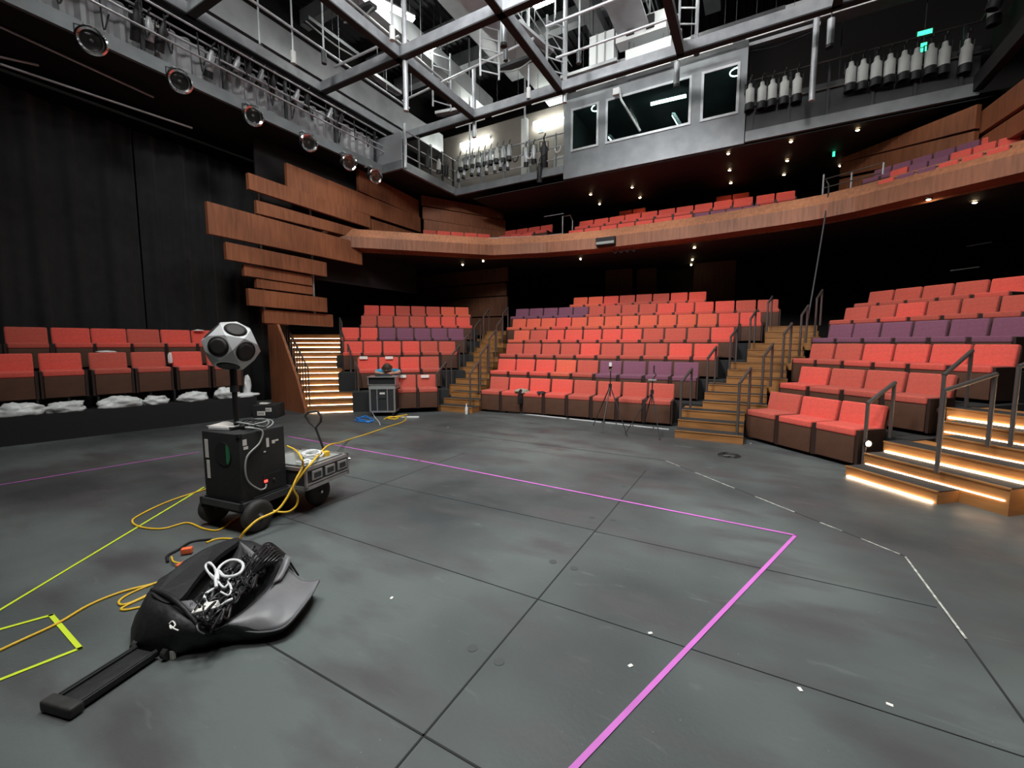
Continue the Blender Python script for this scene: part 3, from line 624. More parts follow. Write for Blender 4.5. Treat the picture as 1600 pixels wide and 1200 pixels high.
t.part('clamp', MB().box(p.x-.12, p.x+.05, 12.2, 12.3, p.z-.05, p.z+.12), 'white', world=True); t.part('tube', MB().tube([p+Vector((.05, 0, .08)), p+Vector((.1, 0, -.2)), Vector((q.x, 12.35, q.z))], .03, 8), 'light_steel', world=True, smooth=2)
# dashed conduits above booth
for k in range(9):
    x = -9.0+1.42*k; t = Thing('conduit', 'thin white conduit length over the back gallery line, %s from the left' % ORD[k], 'conduit', (x, 12.2, 8.78), 0, 'white conduits over the back gallery')
    t.part('pipe', MB().box(0, 1.15, -.015, .015, -.02, .02), 'white')
    for f in (.2, .95): t.part('drop_rod', MB().box(f-.004, f+.004, -.004, .004, .02, 3.15), 'darksteel')

# ------------------------------------------------------------------ steel grid and roof void
def ibeam(a, b, lab, h=.26, wd=.16, m='darksteel', grp='steel grid beams'):
    a, b = Vector(a), Vector(b); t = Thing('steel_beam', lab, 'beam', a, 0, grp)
    t.part('lower_flange', MB().beam(a, b, wd, .03), 'black', world=True)
    t.part('web', MB().beam(a+Vector((0, 0, h/2)), b+Vector((0, 0, h/2)), wd*.7, h-.03), m, world=True)
M['web'] = mat('beam_web', (0.24, 0.25, 0.27), 0.45, 0.2, 0.2, 4)
for k, x in enumerate((-10.0, -7.3, -4.6, -1.7, 1.1)):
    ibeam((x, -2, 8), (x, 10.75, 8), 'grey steel grid beam running away over the stage, %s from the left' % ORD[k], m='web')
for k, y in enumerate((4.8, 7.77, 10.75)):
    ibeam((-10, y, 8.0), (5, y, 8.0), 'grey steel grid beam crossing above the stage, %s' % ('nearest the viewer', 'middle one', 'farthest, above the booth')[k], m='web')
for k, (px, py, z0, z1) in enumerate(((628, 90, 6.9, 11), (880, 145, 7.8, 10.5), (738, 190, 7.6, 9.5), (1275, 60, 6.8, 9.0))):
    p = Zp(px, py, 8.0); tag(MB().tube([(p.x, p.y+.1, z0), (p.x, p.y+.1, z1)], .06, 10).build('hanger_post', 'light_steel', smooth=2), 'vertical steel hanger post through the grid, %s from the left' % ('second', 'third', 'far', 'rightmost')[k] if k else 'thick vertical steel hanger post at the left grid crossing', 'post')
tag(MB().tube([(-9.2, 9.95, 6.75), (-9.2, 9.95, 8.0)], .05, 10).build('hanger_post', 'light_steel', smooth=2), 'short vertical post at the corner of the left lighting gallery', 'post')
# catwalks above
def catwalk(x, y0, y1, z, lab, w_=.8):
    t = Thing('catwalk', lab, 'catwalk', (x, y0, z), 0, 'roof catwalks')
    t.part('deck', MB().box(x-w_/2, x+w_/2, y0, y1, z, z+.06), 'duct', world=True)
    for s in (-1, 1):
        for h in (.35, .7, 1.05): t.part('guard_rail', MB().tube([(x+s*w_/2, y0, z+h), (x+s*w_/2, y1, z+h)], .02, 6), 'light_steel', world=True)
        mb = MB()
        for k in range(int((y1-y0)/1.2)+1): mb.box(x+s*w_/2-.02, x+s*w_/2+.02, y0+1.2*k, y0+1.2*k+.05, z, z+1.05)
        t.part('guard_posts', mb, 'light_steel', world=True)
catwalk(-6.0, 0, 14, 9.6, 'upper catwalk over the stage, leftmost of three'); catwalk(-3.1, 0, 14, 9.7, 'upper catwalk over the stage, middle of three'); catwalk(-.2, 0, 12, 9.7, 'upper catwalk over the stage, rightmost of three')
for k, (x, z, w_, h) in enumerate(((-11.4, 9.0, .9, .7), (-9.0, 9.9, .7, .55), (-7.6, 10.8, .5, .4), (-4.5, 10.9, .4, .35), (-1.4, 10.8, .4, .35))):
    o = MB().box(x-w_/2, x+w_/2, -3, 14, z, z+h).build('air_duct', 'duct'); tag(o, 'galvanised air duct under the roof running away, %s from the left' % ORD[k], 'duct')
for k, y in enumerate((3.0, 6.0, 9.2, 11.8, 13.2)):
    o = MB().box(-12.7, 8, y, y+.3, 11.4, 11.85).build('roof_beam', 'duct'); tag(o, 'grey roof beam crossing under the ceiling, %s from the front' % ORD[k], 'beam')
o = MB().box(-4, 8, 12.6, 13.0, 9.0, 9.5).build('air_duct', 'duct'); tag(o, 'pale duct above the control booth running crosswise', 'duct')
for k, (x0, x1, z0, z1) in enumerate(((Yp(930, 60, 12.5).x, Yp(968, 40, 12.5).x, 9.2, 9.95), (Yp(975, 60, 12.8).x, Yp(1050, 40, 12.8).x, 9.55, 10.0), (Yp(982, 80, 12.3).x, Yp(1052, 60, 12.3).x, 9.0, 9.3))):
    t = Thing('electrical_cabinet', 'white electrical cabinet above the control booth, %s' % ('tall left one', 'upper right one with black sockets', 'low right one')[k], 'cabinet', (x0, 12.0, z0), 0, 'white cabinets above the booth')
    t.part('case', MB().box(x0, x1, 12.0, 12.4, z0, z1), 'white', world=True); t.part('drop_rod', MB().box(x0+.05, x0+.08, 12.1, 12.13, z1, 11.94).box(x1-.08, x1-.05, 12.1, 12.13, z1, 11.94), 'darksteel', world=True)
    if k == 0:
        for f in (.33, .66): t.part('conduit', MB().box(x0+(x1-x0)*f-.02, x0+(x1-x0)*f+.02, 11.97, 12.0, z0, z1), 'greycable', world=True)
    if k == 1:
        for f in (.3, .7): t.part('socket', MB().box(x0+(x1-x0)*f-.1, x0+(x1-x0)*f+.1, 11.93, 12.0, z0+.08, z0+.38), 'black', world=True)
# roof fluorescents: left pair seen, the rest added to brighten the void
for k, (p, q) in enumerate((((-8.55, 8.1, 10.0), (-8.1, 9.2, 10.0)), ((-8.9, 10.3, 10), (-8.1, 10.2, 10)), ((-2.2, 11.2, 9.9), (-1.4, 11.2, 9.9)), ((-5.3, 10.6, 10.2), (-4.7, 10.6, 10.2)), ((-4.5, 6.5, 10.4), (-4.5, 7.8, 10.4)), ((0.2, 6.5, 10.6), (0.2, 7.8, 10.6)), ((-9.0, 3.0, 9.6), (-9.0, 4.4, 9.6)))):
    batten(p, q, 'bright work light batten high in the roof void, %s' % ('left near the thick post', 'left behind the first crossing beam', 'added fill right over the booth', 'added fill, middle over far beam', 'added fill over the stage centre', 'added fill over the stage right', 'added fill over the left gallery')[k], 'tube', .14, .06)
for k, (px, py, zt) in enumerate(((405, 50, 9.6), (457, 60, 9.8), (505, 60, 9.8), (612, 20, 10), (790, 55, 9.5), (826, 120, 9.4), (1090, 45, 9.3), (1062, 25, 9.4), (905, 60, 9.8))):
    p = Zp(px, py, 8.6); t = Thing('hoist_chain', 'hanging chain hoist line in the roof void, %s from the left' % ORD[k], 'chain', p, 0, 'hoist chains')
    t.part('chain', MB().tube([(p.x, p.y, 8.3), (p.x, p.y, 11)], .022, 6), 'light_steel', world=True); t.part('hook_block', MB().tube([(p.x, p.y, 8.05), (p.x, p.y, 8.32)], .06, 8), 'lampw' if k % 2 else 'darksteel', world=True, smooth=2)
# slim angled pipes in the void
for k, (a, b) in enumerate((((-9.3, 5.5, 8.9), (-8.1, 5.6, 9.5)), ((-9.6, 7.9, 8.6), (-7.4, 7.9, 8.6)), ((-9.2, 9.9, 8.6), (-5, 10.0, 9.0)), ((-4.4, 9.4, 8.7), (-1.8, 9.4, 8.7)), ((-4.5, 10.2, 8.5), (-1.7, 10.2, 8.5)), ((-9.5, -1, 8.75), (-9.5, 10.5, 8.75)), ((-8.2, -1, 9.2), (-8.2, 10.5, 9.2)))):
    va, vb = Vector(a), Vector(b); q1_, q2_ = va.lerp(vb, .08), va.lerp(vb, .92)
    tag(MB().tube([a, b], .03, 8).tube([q1_, (q1_.x, q1_.y, 11.94)], .006, 5).tube([q2_, (q2_.x, q2_.y, 11.94)], .006, 5).build('rigging_pipe', 'light_steel', smooth=2), 'slim rigging pipe above the steel grid, %s' % ('short slanted one at left', 'crosswise at left', 'slanted at the far left corner', 'crosswise in the middle bay', 'crosswise before the far beam', 'along the left gallery', 'running away over the left bay')[k], 'pipe')

# ------------------------------------------------------------------ stage lanterns
def lantern_proto(body, L=.5, r=.085):
    t = Thing('stage_lantern', 'x', 'stage light')
    t.part('body', MB().lathe([(0, -.08), (r*.45, -.08), (r*.55, -.16), (r, -.2), (r, -L), (0, -L)], n=14), body, smooth=2)
    t.part('lens_hood', MB().lathe([(0, -L+.02), (r*1.04, -L+.02), (r*1.12, -L-.12), (r*.9, -L-.12), (r*.85, -L-.02), (0, -L-.02)], n=14), 'lampb', smooth=2)
    t.part('clamp', MB().tube([(0, 0, -.1), (0, 0, .02), (.03, 0, .05), (.03, 0, .09)], .018, 6), 'lampb')
    t.part('yoke', MB().tube([(-r*1.15, 0, -.28), (-r*1.15, 0, -.08), (r*1.15, 0, -.08), (r*1.15, 0, -.28)], .012, 6), 'lampb')
    index_kids(t.o); return t.o
LP = {}
def lantern(kind, loc, tilt, rz, s, lab, grp):
    if kind not in LP:
        LP[kind] = o = lantern_proto({'w': 'lampw', 'b': 'lampb', 'g': 'light_steel'}[kind])
    else: o = copy_tree(LP[kind])
    o.location = loc; o.rotation_euler = (tilt, 0, rz); o.scale = (s, s, s); o['label'] = lab; o['category'] = 'stage light'; o['group'] = grp; return o
for k, (px, py) in enumerate(((1173, 125), (1192, 122), (1208, 118), (1227, 113), (1247, 108), (1331, 90), (1350, 86), (1371, 82), (1392, 78), (1414, 73), (1434, 68), (1456, 62), (1478, 58), (1513, 54))):
    p = Yp(px, py, 12.36); lantern('w', p, random.uniform(-.08, .05), random.uniform(-.2, .2), 1.15, 'white stage lantern on the right gallery rail, %s from the booth' % ORD[k], 'white lanterns on the right gallery')
for k in range(4):
    p = (3.55, 11.6-.55*k, 8.05); lantern('g', p, random.uniform(-.1, .3), 1.2, 1.1, 'grey stage lantern on the right side gallery, %s from the back' % ORD[k], 'lanterns on the right side gallery')
for k in range(9):
    p = Yp(719+9.6*k, 240-2.2*k, 12.36); lantern('g' if k % 3 else 'w', p, random.uniform(-.06, .06), random.uniform(-.2, .2), .92, 'silver lantern, upper row of the back left gallery, %s from the left' % ORD[k], 'upper lanterns on the back left gallery')
for k in range(8):
    p = Yp(716+11*k, 264-2.6*k, 12.36); lantern('g', p, random.uniform(-.3, .3), random.uniform(-.6, .6), .62, 'small silver lantern, lower row of the back left gallery, %s from the left' % ORD[k], 'lower lanterns on the back left gallery')
for k, (px, py, kd, s) in enumerate(((822, 226, 'g', 1), (834, 222, 'g', .95), (850, 215, 'b', 1.3), (843, 250, 'b', 1))):
    p = Yp(px, py, 12.3); lantern(kd, p, .3, .4, s, 'stage lantern on the rail just left of the booth, %s from the left' % ORD[k], 'lanterns beside the booth')
# left gallery: dark lanterns on the pipes
for k, (px, py) in enumerate(((212, 5), (232, 18), (258, 28), (332, 72), (357, 75), (375, 84), (392, 92), (412, 104), (428, 113), (468, 136), (482, 140), (520, 165), (536, 172))):
    p = Xp(px, py, -9.92); lantern('b' if k % 2 == 0 else 'g', p, .5, PI/2+random.uniform(-.3, .3), .95 if k < 4 else .75, 'stage lantern on the pipe of the left gallery, %s from the front' % ORD[k], 'lanterns on the left gallery pipe')
for k, (px, py, x) in enumerate(((668, 235, -9.1), (686, 245, -9.1), (698, 250, -9.1))):
    p = Xp(px, py, x); lantern('w' if k == 1 else 'b', p, .2, .9, .8, 'stage lantern on the corner gallery rail, %s from the left' % ORD[k], 'lanterns on the corner gallery')
for k, (px, py) in enumerate(((787, 28), (1058, 98), (1299, 30))):
    p = Zp(px, py, 8.35); 
    t = Thing('pipe_lantern', 'pale tube shaped lantern hanging upright below the grid, %s' % ('in the middle of the roof', 'in front of the booth', 'above the right gallery')[k], 'stage light', p)
    t.part('drop_rod', MB().tube([(0, 0, 0), (0, 0, 11.94-p.z)], .012, 6), 'darksteel')
    t.part('body', MB().tube([(0, 0, 0), (0, 0, -.5)], .07, 12), 'light_steel', smooth=2); t.part('lens', MB().tube([(0, 0, -.5), (0, 0, -.56)], .072, 12), 'lampb', smooth=2)
# par cans with chrome rims under the left gallery
def parcan():
    t = Thing('par_can', 'x', 'stage light')
    ax = Vector((.92, -.25, -.28)).normalized()
    t.part('can', MB().lathe([(0, -.42), (.10, -.40), (.15, -.1), (.155, 0), (.14, 0), (.13, -.09), (0, -.12)], (0, 0, 0), ax, 24), 'lampb', smooth=2)
    t.part('rim', MB().lathe([(.15, -.015), (.20, .0), (.205, .02), (.18, .035), (.15, .02), (.145, -.015)], (0, 0, 0), ax, 28), 'chrome', smooth=2)
    t.part('reflector', MB().lathe([(.13, -.02), (.11, -.05), (.05, -.08), (0.0, -.085)], (0, 0, 0), ax, 24), 'chrome', smooth=2)
    t.part('bulb', MB().lathe([(0, -.07), (.035, -.06), (.04, -.02), (0, 0)], (0, 0, 0), ax, 12), 'lampb', smooth=2)
    t.part('yoke', MB().tube([(-.1, -.17, 0), (-.1, -.17, .2), (-.1, 0, .24), (-.1, .17, .2), (-.1, .17, 0)], .012, 6), 'lampb')
    t.part('hanger', MB().tube([(-.1, 0, .24), (-.22, 0, .33), (-.42, 0, .32)], .02, 6), 'light_steel')
    index_kids(t.o); return t.o
pc = None
for k, (px, py) in enumerate(((143, 64), (281, 127), (396, 181), (483, 223), (546, 254), (587, 275))):
    if pc is None: pc = parcan(); o = pc
    else: o = copy_tree(pc)
    p = Xp(px, py, -9.62); o.location = p; s = 1.0; o.scale = (s, s, s)
    o['label'] = 'black spotlight with a chrome rim under the left gallery edge, %s from the left' % ORD[k]; o['category'] = 'stage light'; o['group'] = 'chrome rimmed spotlights under the left gallery'
# drape tracks
for k, (a, b) in enumerate(((Xp(0, 42, -11), Xp(240, 152, -11)), (Xp(0, 100, -11), Xp(300, 200, -11)), (Xp(-40, 80, -11.1), Xp(60, 102, -11.1)))):
    tag(MB().tube([a, b], .022, 8).build('drape_track', 'light_steel', smooth=2), 'thin metal drape track in the dark above the drapes, %s' % ('upper', 'lower', 'short one at left')[k], 'track')
# black drapes
def drape(y0, y1, lab, seed, x0=-11.95, ztop=6.2):
    random.seed(seed); n = int((y1-y0)/.035); rows = []; ph = [random.uniform(0, 6) for _ in range(4)]
    for z in (0.02, 1.5, 3, 4.5, ztop):
        rows.append([(x0+(.05*math.sin(11*y+ph[0]+.12*z)+.035*math.sin(23*y+ph[1])+.05*math.sin(3.7*y+ph[2]))*(1-.25*z/ztop), y, z) for y in [y0+(y1-y0)*i/n for i in range(n+1)]])
    tag(MB().grid(rows).build('stage_drape', 'drape', smooth=True, solid=.012), lab, 'curtain', 'black drapes on the left')
drape(-4, 4.42, 'wide black pleated drape behind the left seats, filling the left edge', 1); drape(4.48, 7.2, 'narrow black drape between the long drape and the wood boards', 2)
random.seed(11)
#PART4

# extra rigging in the roof void
def ladder(lab, px, py, zc, h, w_, ang, n):
    p = Zp(px, py, zc); t = Thing('lattice_frame', lab, 'frame', p, math.radians(ang), 'lattice frames in the roof void')
    for s in (-1, 1): t.part('upright', MB().box(s*w_/2-.02, s*w_/2+.02, -.02, .02, -h/2, h/2), 'light_steel')
    for k in range(n): t.part('rung', MB().box(-w_/2, w_/2, -.012, .012, -h/2+h*(k+.5)/n-.015, -h/2+h*(k+.5)/n+.015), 'light_steel')
    t.part('hanger', MB().box(-.015, .015, -.015, .015, h/2, 11.9-zc), 'darksteel')
ladder('pale ladder frame hanging left of the middle grid bay', 690, 125, 9.2, 1.6, .55, 60, 5)
ladder('pale ladder frame hanging in the middle grid bay', 765, 70, 9.2, 1.6, .5, 50, 6)
ladder('pale ladder frame hanging just right of the middle beam', 868, 75, 9.0, 1.4, .5, 55, 5)
ladder('pale ladder frame beside the right hoist chain', 1075, 25, 9.2, 1.4, .4, 30, 4)
for k, (px, py, z, dx, dy, L) in enumerate(((590, 100, 9.0, 1, 0, .9), (600, 130, 9.1, 0, 1, 1.2), (520, 60, 9.2, 0, 1, 1.5), (700, 175, 8.8, 1, .2, .8), (805, 100, 9.0, 1, 0, 1.0), (835, 60, 9.3, .2, 1, 1.4), (560, 20, 9.4, 1, 0, 1.0), (920, 110, 9.0, 1, 0, 1.6), (1150, 40, 9.2, 1, 0, 2.0), (1210, 62, 8.9, 1, 0, 1.8))):
    p = Zp(px, py, z); v = Vector((dx, dy, 0)).normalized()*L
    t = Thing('cable_tray', 'short grey cable tray segment in the roof void, %s from the left' % ORD[(2, 3, 0, 4, 5, 6, 1, 7, 8, 9)[k]], 'cable tray', p, 0, 'cable trays in the roof void')
    t.part('tray', MB().beam(p-v/2, p+v/2, .22, .08), 'duct' if k % 2 else 'darksteel', world=True)
    t.part('cables', MB().tube(curve([p-v/2+Vector((0, 0, -.05)), p+Vector((.05, 0, -.16)), p+v/2+Vector((0, 0, -.05))], 5), .02, 6), 'blackcable' if k % 2 else 'greycable', world=True)
    t.part('hanger', MB().tube([p, (p.x, p.y, 11.95)], .008, 5), 'darksteel', world=True)
random.seed(3)
for k in range(16):
    y = 2.0+.48*k+random.uniform(-.1, .1); z0 = 7.75; L = random.uniform(.35, .8)
    tag(MB().tube(curve([(-9.93, y, z0), (-9.96, y+.03, z0-L*.5), (-9.97, y+random.uniform(.0, .12), z0-L), (-10.0, y+.15, z0-L*.6)], 4), .014, 6).build('dangling_cable', 'blackcable', smooth=2), 'dark cable dangling from the left gallery pipes, %s from the front' % ORD[k], 'cable', 'dangling cables on the left gallery')
for k in range(7):
    p = Yp(735+22*k, 262-5*k, 12.34); tag(MB().tube(curve([p, p+Vector((.05, 0, -.12)), p+Vector((.15, 0, -.1)), p+Vector((.2, 0, .03))], 4), .02, 6).build('cable_swag', 'lampb' if k % 2 else 'white', smooth=2), 'short cable swag under the back left gallery lanterns, %s from the left' % ORD[k], 'cable', 'cable swags on the back left gallery')
random.seed(11)
# ------------------------------------------------------------------ cart, subwoofer, round speaker, flight case
SR = math.radians(7.5)
def wheel(t, x, y, r=.135, w_=.075):
    ax = (1, 0, 0)
    g = t.part('wheel', MB().lathe([(r*.52, -w_*.5), (r*.8, -w_*.55), (r*.97, -w_*.38), (r, -w_*.12), (r, w_*.12), (r*.97, w_*.38), (r*.8, w_*.55), (r*.52, w_*.5)], (x, y, r), ax, 28), 'rubber', smooth=2)
    t.part('hub', MB().lathe([(0, -w_*.3), (r*.5, -w_*.3), (r*.54, 0), (r*.5, w_*.32), (r*.3, w_*.2), (r*.2, w_*.5), (.018, w_*.6), (0, w_*.62)], (x, y, r), ax, 20), 'darksteel', under=g, smooth=2)
    t.part('axle_cap', MB().lathe([(0, w_*.5), (.016, w_*.5), (.014, w_*.75), (0, w_*.78)], (x, y, r), ax, 12), 'chrome', under=g)
t = Thing('trolley', 'black four wheeled garden cart carrying the subwoofer and flight case', 'cart', (-3.90, 2.09, 0), SR)
t.part('deck', MB().box(-.25, .25, -.24, .80, .225, .248).box(-.26, -.235, -.25, .81, .215, .27).box(.235, .26, -.25, .81, .215, .27).box(-.26, .26, -.25, -.23, .215, .27), 'darksteel')
for x in (-.27, .27):
    for y in (-.12, .53): wheel(t, x*1.0, y)
for y in (-.12, .53): t.part('axle', MB().tube([(-.27, y, .135), (.27, y, .135)], .014, 8).box(-.12, .12, y-.03, y+.03, .14, .225), 'black')
h0 = Vector((.05, .84, .2)); 
hw = lambda px, py: t.inv @ pl(px, py, (-3.95, 2.98), (-3.95+_rt.x, 2.98+_rt.y))
ha, hb = hw(505, 700), hw(493, 668)
t.part('pull_handle', MB().tube([h0, ha, hb], .012, 8), 'black', smooth=2)
gp = [hb, hw(484, 660), hw(477, 650), hw(481, 644), hw(496, 643), hw(502, 650), hw(501, 659)]
t.part('hand_grip', MB().tube(gp, .014, 8, close=True), 'rubber', smooth=2)
# subwoofer
t = Thing('subwoofer', 'big black box subwoofer standing on the near end of the cart', 'speaker', (-3.90, 2.09, .25), SR)
t.part('cabinet', MB().box(-.23, .23, -.215, .215, 0, .60), 'sub', bevel=.008)
t.part('port', MB().lathe([(.10, 0), (.10, .004), (.0, .004)], (.03, -.215, .42), (0, -1, 0), 24), 'black')
t.part('green_disc', MB().add([(.075+.045*math.cos(a)*(1 if math.cos(a) > 0 else .1), -.2215, .42+.085*math.sin(a)) for a in [k*PI/12 for k in range(24)]], [tuple(range(24))]), 'green')
t.part('tape_strip', MB().box(-.195, -.155, -.219, -.215, .37, .53).box(-.185, -.15, -.219, -.215, .19, .35), 'paper')
for y0, y1, z0, z1 in ((-.185, -.15, .50, .55), (-.18, -.14, .465, .49), (.03, .055, .44, .52), (.085, .115, .46, .49), (.12, .15, .475, .49), (-.0, .02, .40, .41)):
    t.part('sticker', MB().box(.23, .233, y0, y1, z0, z1), 'paper')
am = t.part('amplifier_panel', MB().box(.228, .235, -.02, .16, .06, .20), 'black')
t.part('knob', MB().lathe([(0, 0), (.012, 0), (.010, .015), (0, .016)], (.235, .08, .14), (1, 0, 0), 12), 'darksteel', under=am)
t.part('power_switch', MB().box(.234, .242, -.012, .016, .135, .155), 'redled', under=am)
t.part('foot_rail', MB().box(.225, .24, -.12, .2, .025, .035), 'darksteel')
t.part('corner', MB().box(.20, .236, -.221, -.19, -.002, .03).box(.20, .236, .19, .221, -.002, .03).box(-.236, -.2, -.221, -.19, -.002, .03).box(.20, .236, -.221, -.19, .575, .603), 'black')
sw = t
def loc(x, y, z): return Matrix.Translation((-3.90, 2.09, .25)) @ Matrix.Rotation(SR, 4, 'Z') @ Vector((x, y, z))
# pole + dodecahedral speaker
dc = pl(362, 541, (-3.88, 2.12), (-3.88+_rt.x, 2.12+_rt.y))
t = Thing('speaker_pole', 'black steel pole rising from the subwoofer to the round speaker', 'pole', (dc.x, dc.y, .85))
t.part('tube', MB().tube([(0, 0, 0), (0, 0, .34)], .021, 12).tube([(0, 0, .34), (0, 0, dc.z-.85-.21)], .028, 12), 'black', smooth=2)
t.part('collar', MB().tube([(0, 0, .32), (0, 0, .38)], .034, 12), 'darksteel', smooth=2)
t = Thing('polyhedral_speaker', 'grey white many sided loudspeaker ball with black round drivers on a pole', 'speaker', dc, 0)
phi = (1+5**.5)/2
ico = [Vector(v).normalized() for s1 in (-1, 1) for s2 in (-1, 1) for v in ((0, s1, s2*phi), (s1, s2*phi, 0), (s2*phi, 0, s1))]
mid = []
for i in range(12):
    for j in range(i): 
        if (ico[i]-ico[j]).length < 1.06: mid.append(((ico[i]+ico[j])/2).normalized())
# orient: one icosahedron vertex (face centre) tilted up towards the viewer
to_cam = (EYEV-dc).normalized(); side = Vector((-to_cam.y, to_cam.x, 0)).normalized()
upv = to_cam.cross(side).normalized()
if upv.z < 0: upv = -upv
top_dir = (side*.19+upv*.74+to_cam*.65).normalized()
q1 = ico[0].rotation_difference(top_dir); R3 = q1.to_matrix()
nb = R3 @ min([v for v in ico if .9 < (v-ico[0]).length < 1.2], key=lambda v: 0)
tgt = side*.52-upv*.16+to_cam*.84
def flat(v): return (v-top_dir*v.dot(top_dir)).normalized()
best = None
for v in ico:
    if .9 < (v-ico[0]).length < 1.2:
        a = flat(R3 @ v); b = flat(tgt); ang = math.atan2(a.cross(b).dot(top_dir), a.dot(b))
        if best is None or abs(ang) < abs(best): best = ang
R3 = Matrix.Rotation(best, 3, top_dir) @ R3
RD = .222
vs = [R3 @ m*RD for m in mid]
bm_ = bmesh.new(); 
for v in vs: bm_.verts.new(v)
bmesh.ops.convex_hull(bm_, input=bm_.verts); bmesh.ops.dissolve_limit(bm_, angle_limit=.02, verts=bm_.verts[:], edges=bm_.edges[:])
mb = MB(); bm_.verts.ensure_lookup_table(); bm_.verts.index_update(); mb.add([v.co.copy() for v in bm_.verts], [tuple(v.index for v in f.verts) for f in bm_.faces]); bm_.free()
t.part('shell', mb, 'spk', bevel=.004)
fd = RD*.8507
for v in ico:
    d = R3 @ v
    dr = t.part('driver', MB().lathe([(.078, 0), (.083, .004), (.088, 0)], d*(fd-.001), d, 26), 'black')
    t.part('mesh_cover', MB().lathe([(0, .002), (.05, .004), (.080, .0015)], d*fd, d, 26), 'cone', under=dr, smooth=True)
t.part('socket', MB().lathe([(0, 0), (.016, 0), (.016, .01), (0, .01)], (to_cam*.9-side*.16-upv*.33).normalized()*.186, (to_cam-Vector((0, 0, .2))).normalized(), 12), 'black')
# things on the subwoofer
t = Thing('notebook', 'white papers and notebook on top of the subwoofer', 'papers', loc(-.12, -.07, .60), SR+.2)
t.part('cover', MB().box(-.10, .10, -.09, .09, .002, .028), 'white', bevel=.004)
t.part('loose_sheet', MB().grid([[(-.13+.26*i/6, -.08+.14*j/4, .032+.02*math.sin(i*.9)*(j/4)) for i in range(7)] for j in range(5)]), 'paper', smooth=True, solid=.002)
random.seed(5)
def coil(c, r, n, rad, m, name, lab, cat, flatz=.4, jit=.25, world_pts=None, seg=14):
    pts = []
    for k in range(n*seg):
        a = 2*PI*k/seg; rr = r*(1+jit*math.sin(k*.37+1)*.6); pts.append(Vector(c)+Vector((rr*math.cos(a)+.02*math.sin(k*.21), rr*math.sin(a)*.8+.02*math.cos(k*.17), rad+abs(math.sin(k*.33))*flatz*.05+.002*k/seg)))
    return tag(MB().tube(curve(pts, 2), rad, 6).build(name, m, smooth=2), lab, cat)
coil(loc(.08, .05, .60), .12, 4, .006, 'greycable', 'cable_coil', 'grey cable coil lying on top of the subwoofer', 'cable', 1.0)
coil(loc(.04, .02, .60), .09, 5, .005, 'blackcable', 'cable_coil', 'black cable bundle around the foot of the speaker pole', 'cable', 1.0)
pts = [loc(.16, -.02, .62), loc(.19, -.12, .64), loc(.25, -.02, .60), loc(.255, -.05, .50), loc(.25, -.17, .40), loc(.25, -.18, .22), loc(.25, -.08, .10), loc(.25, -.02, .09), loc(.242, .0, .12)]
tag(MB().tube(curve(pts, 8), .0075, 8).build('power_lead', 'greycable', smooth=2), 'grey power lead hanging down the side of the subwoofer', 'cable')
# flight case on the cart
CR = SR+.06
t = Thing('flight_case', 'low aluminium edged flight case on the far end of the cart', 'flight case', (-3.86, 2.61, .25), CR)
t.part('body', MB().box(-.31, .31, -.28, .28, .0, .205), 'flight')
e = MB()
for z0, z1 in ((0, .035), (.18, .212)):
    e.box(.285, .318, -.288, .288, z0, z1).box(-.318, -.285, -.288, .288, z0, z1).box(-.318, .318, -.288, -.262, z0, z1).box(-.318, .318, .262, .288, z0, z1)
for x in (-.318, .298):
    for y in (-.288, .268): e.box(x, x+.02, y, y+.02, 0, .212)
e.box(.305, .320, -.288, .288, .045, .060)
t.part('edging', e, 'alu')
for y in (-.15, .02, .19):
    d = t.part('handle_dish', MB().box(.308, .322, y-.065, y+.065, .075, .165), 'alu', bevel=.006)
    t.part('spring_handle', MB().box(.318, .326, y-.042, y+.042, .095, .145), 'darksteel', under=d)
t.part('corner_ball', MB().lathe([(0, 0), (.02, .005), (.02, .02), (0, .028)], (.32, .28, .15), (1, .6, 0), 12), 'chrome', smooth=2)
t.part('tray', MB().box(-.26, .26, -.23, .23, .206, .216), 'greycable')
def cl(x, y, z): return Matrix.Translation((-3.86, 2.61, .25)) @ Matrix.Rotation(CR, 4, 'Z') @ Vector((x, y, z))
coil(cl(.08, .02, .225), .10, 3, .008, 'white', 'cable_coil', 'white cable coil on top of the flight case', 'cable', .6)
coil(cl(.24, -.22, .215), .05, 3, .008, 'white', 'cable_coil', 'small white cable loop at the subwoofer end of the flight case', 'cable', .6)
tag(MB().box(*sum([[v-.03, v+.03] for v in cl(.18, .12, .235)], [])).build('plug', 'yellow', bevel=.01), 'yellow plug block on the flight case lid', 'plug')
# ------------------------------------------------------------------ yellow cables
def floor_cable(pxs, m, rad, lab, name='cable', n=8):
    pts = []
    for p in pxs:
        z = p[2] if len(p) > 2 else rad; pts.append(Xp(p[0], p[1], z) if z < -1 else Zp(p[0], p[1], z))
    return tag(MB().tube(curve(pts, n), rad, 8).build(name, m, smooth=2), lab, 'cable')
floor_cable([(368, 850), (374, 842), (383, 830, -3.50), (403, 812, -3.49), (432, 798, -3.47), (447, 780, -3.46), (458, 760, -3.46), (474, 738, -3.47), (488, 722, -3.48), (500, 708, .49), (510, 698, .475), (519, 694, .40), (530, 692, .15), (548, 686), (580, 676), (606, 667), (628, 660), (634, 654), (622, 651), (605, 653)], 'yellow', .010, 'long yellow extension cable running from the bag over the flight case to the rack', 'extension_cable')
floor_cable([(424, 797, -3.62), (437, 800, -3.56), (452, 799, -3.50), (463, 790, -3.48), (465, 777, -3.47), (458, 763, -3.44), (463, 748, -3.45), (473, 728, -3.47), (470, 714, -3.49), (461, 703, .50), (449, 697, .50)], 'yellow', .009, 'shorter yellow cable looping off the flight case to the floor', 'extension_cable')
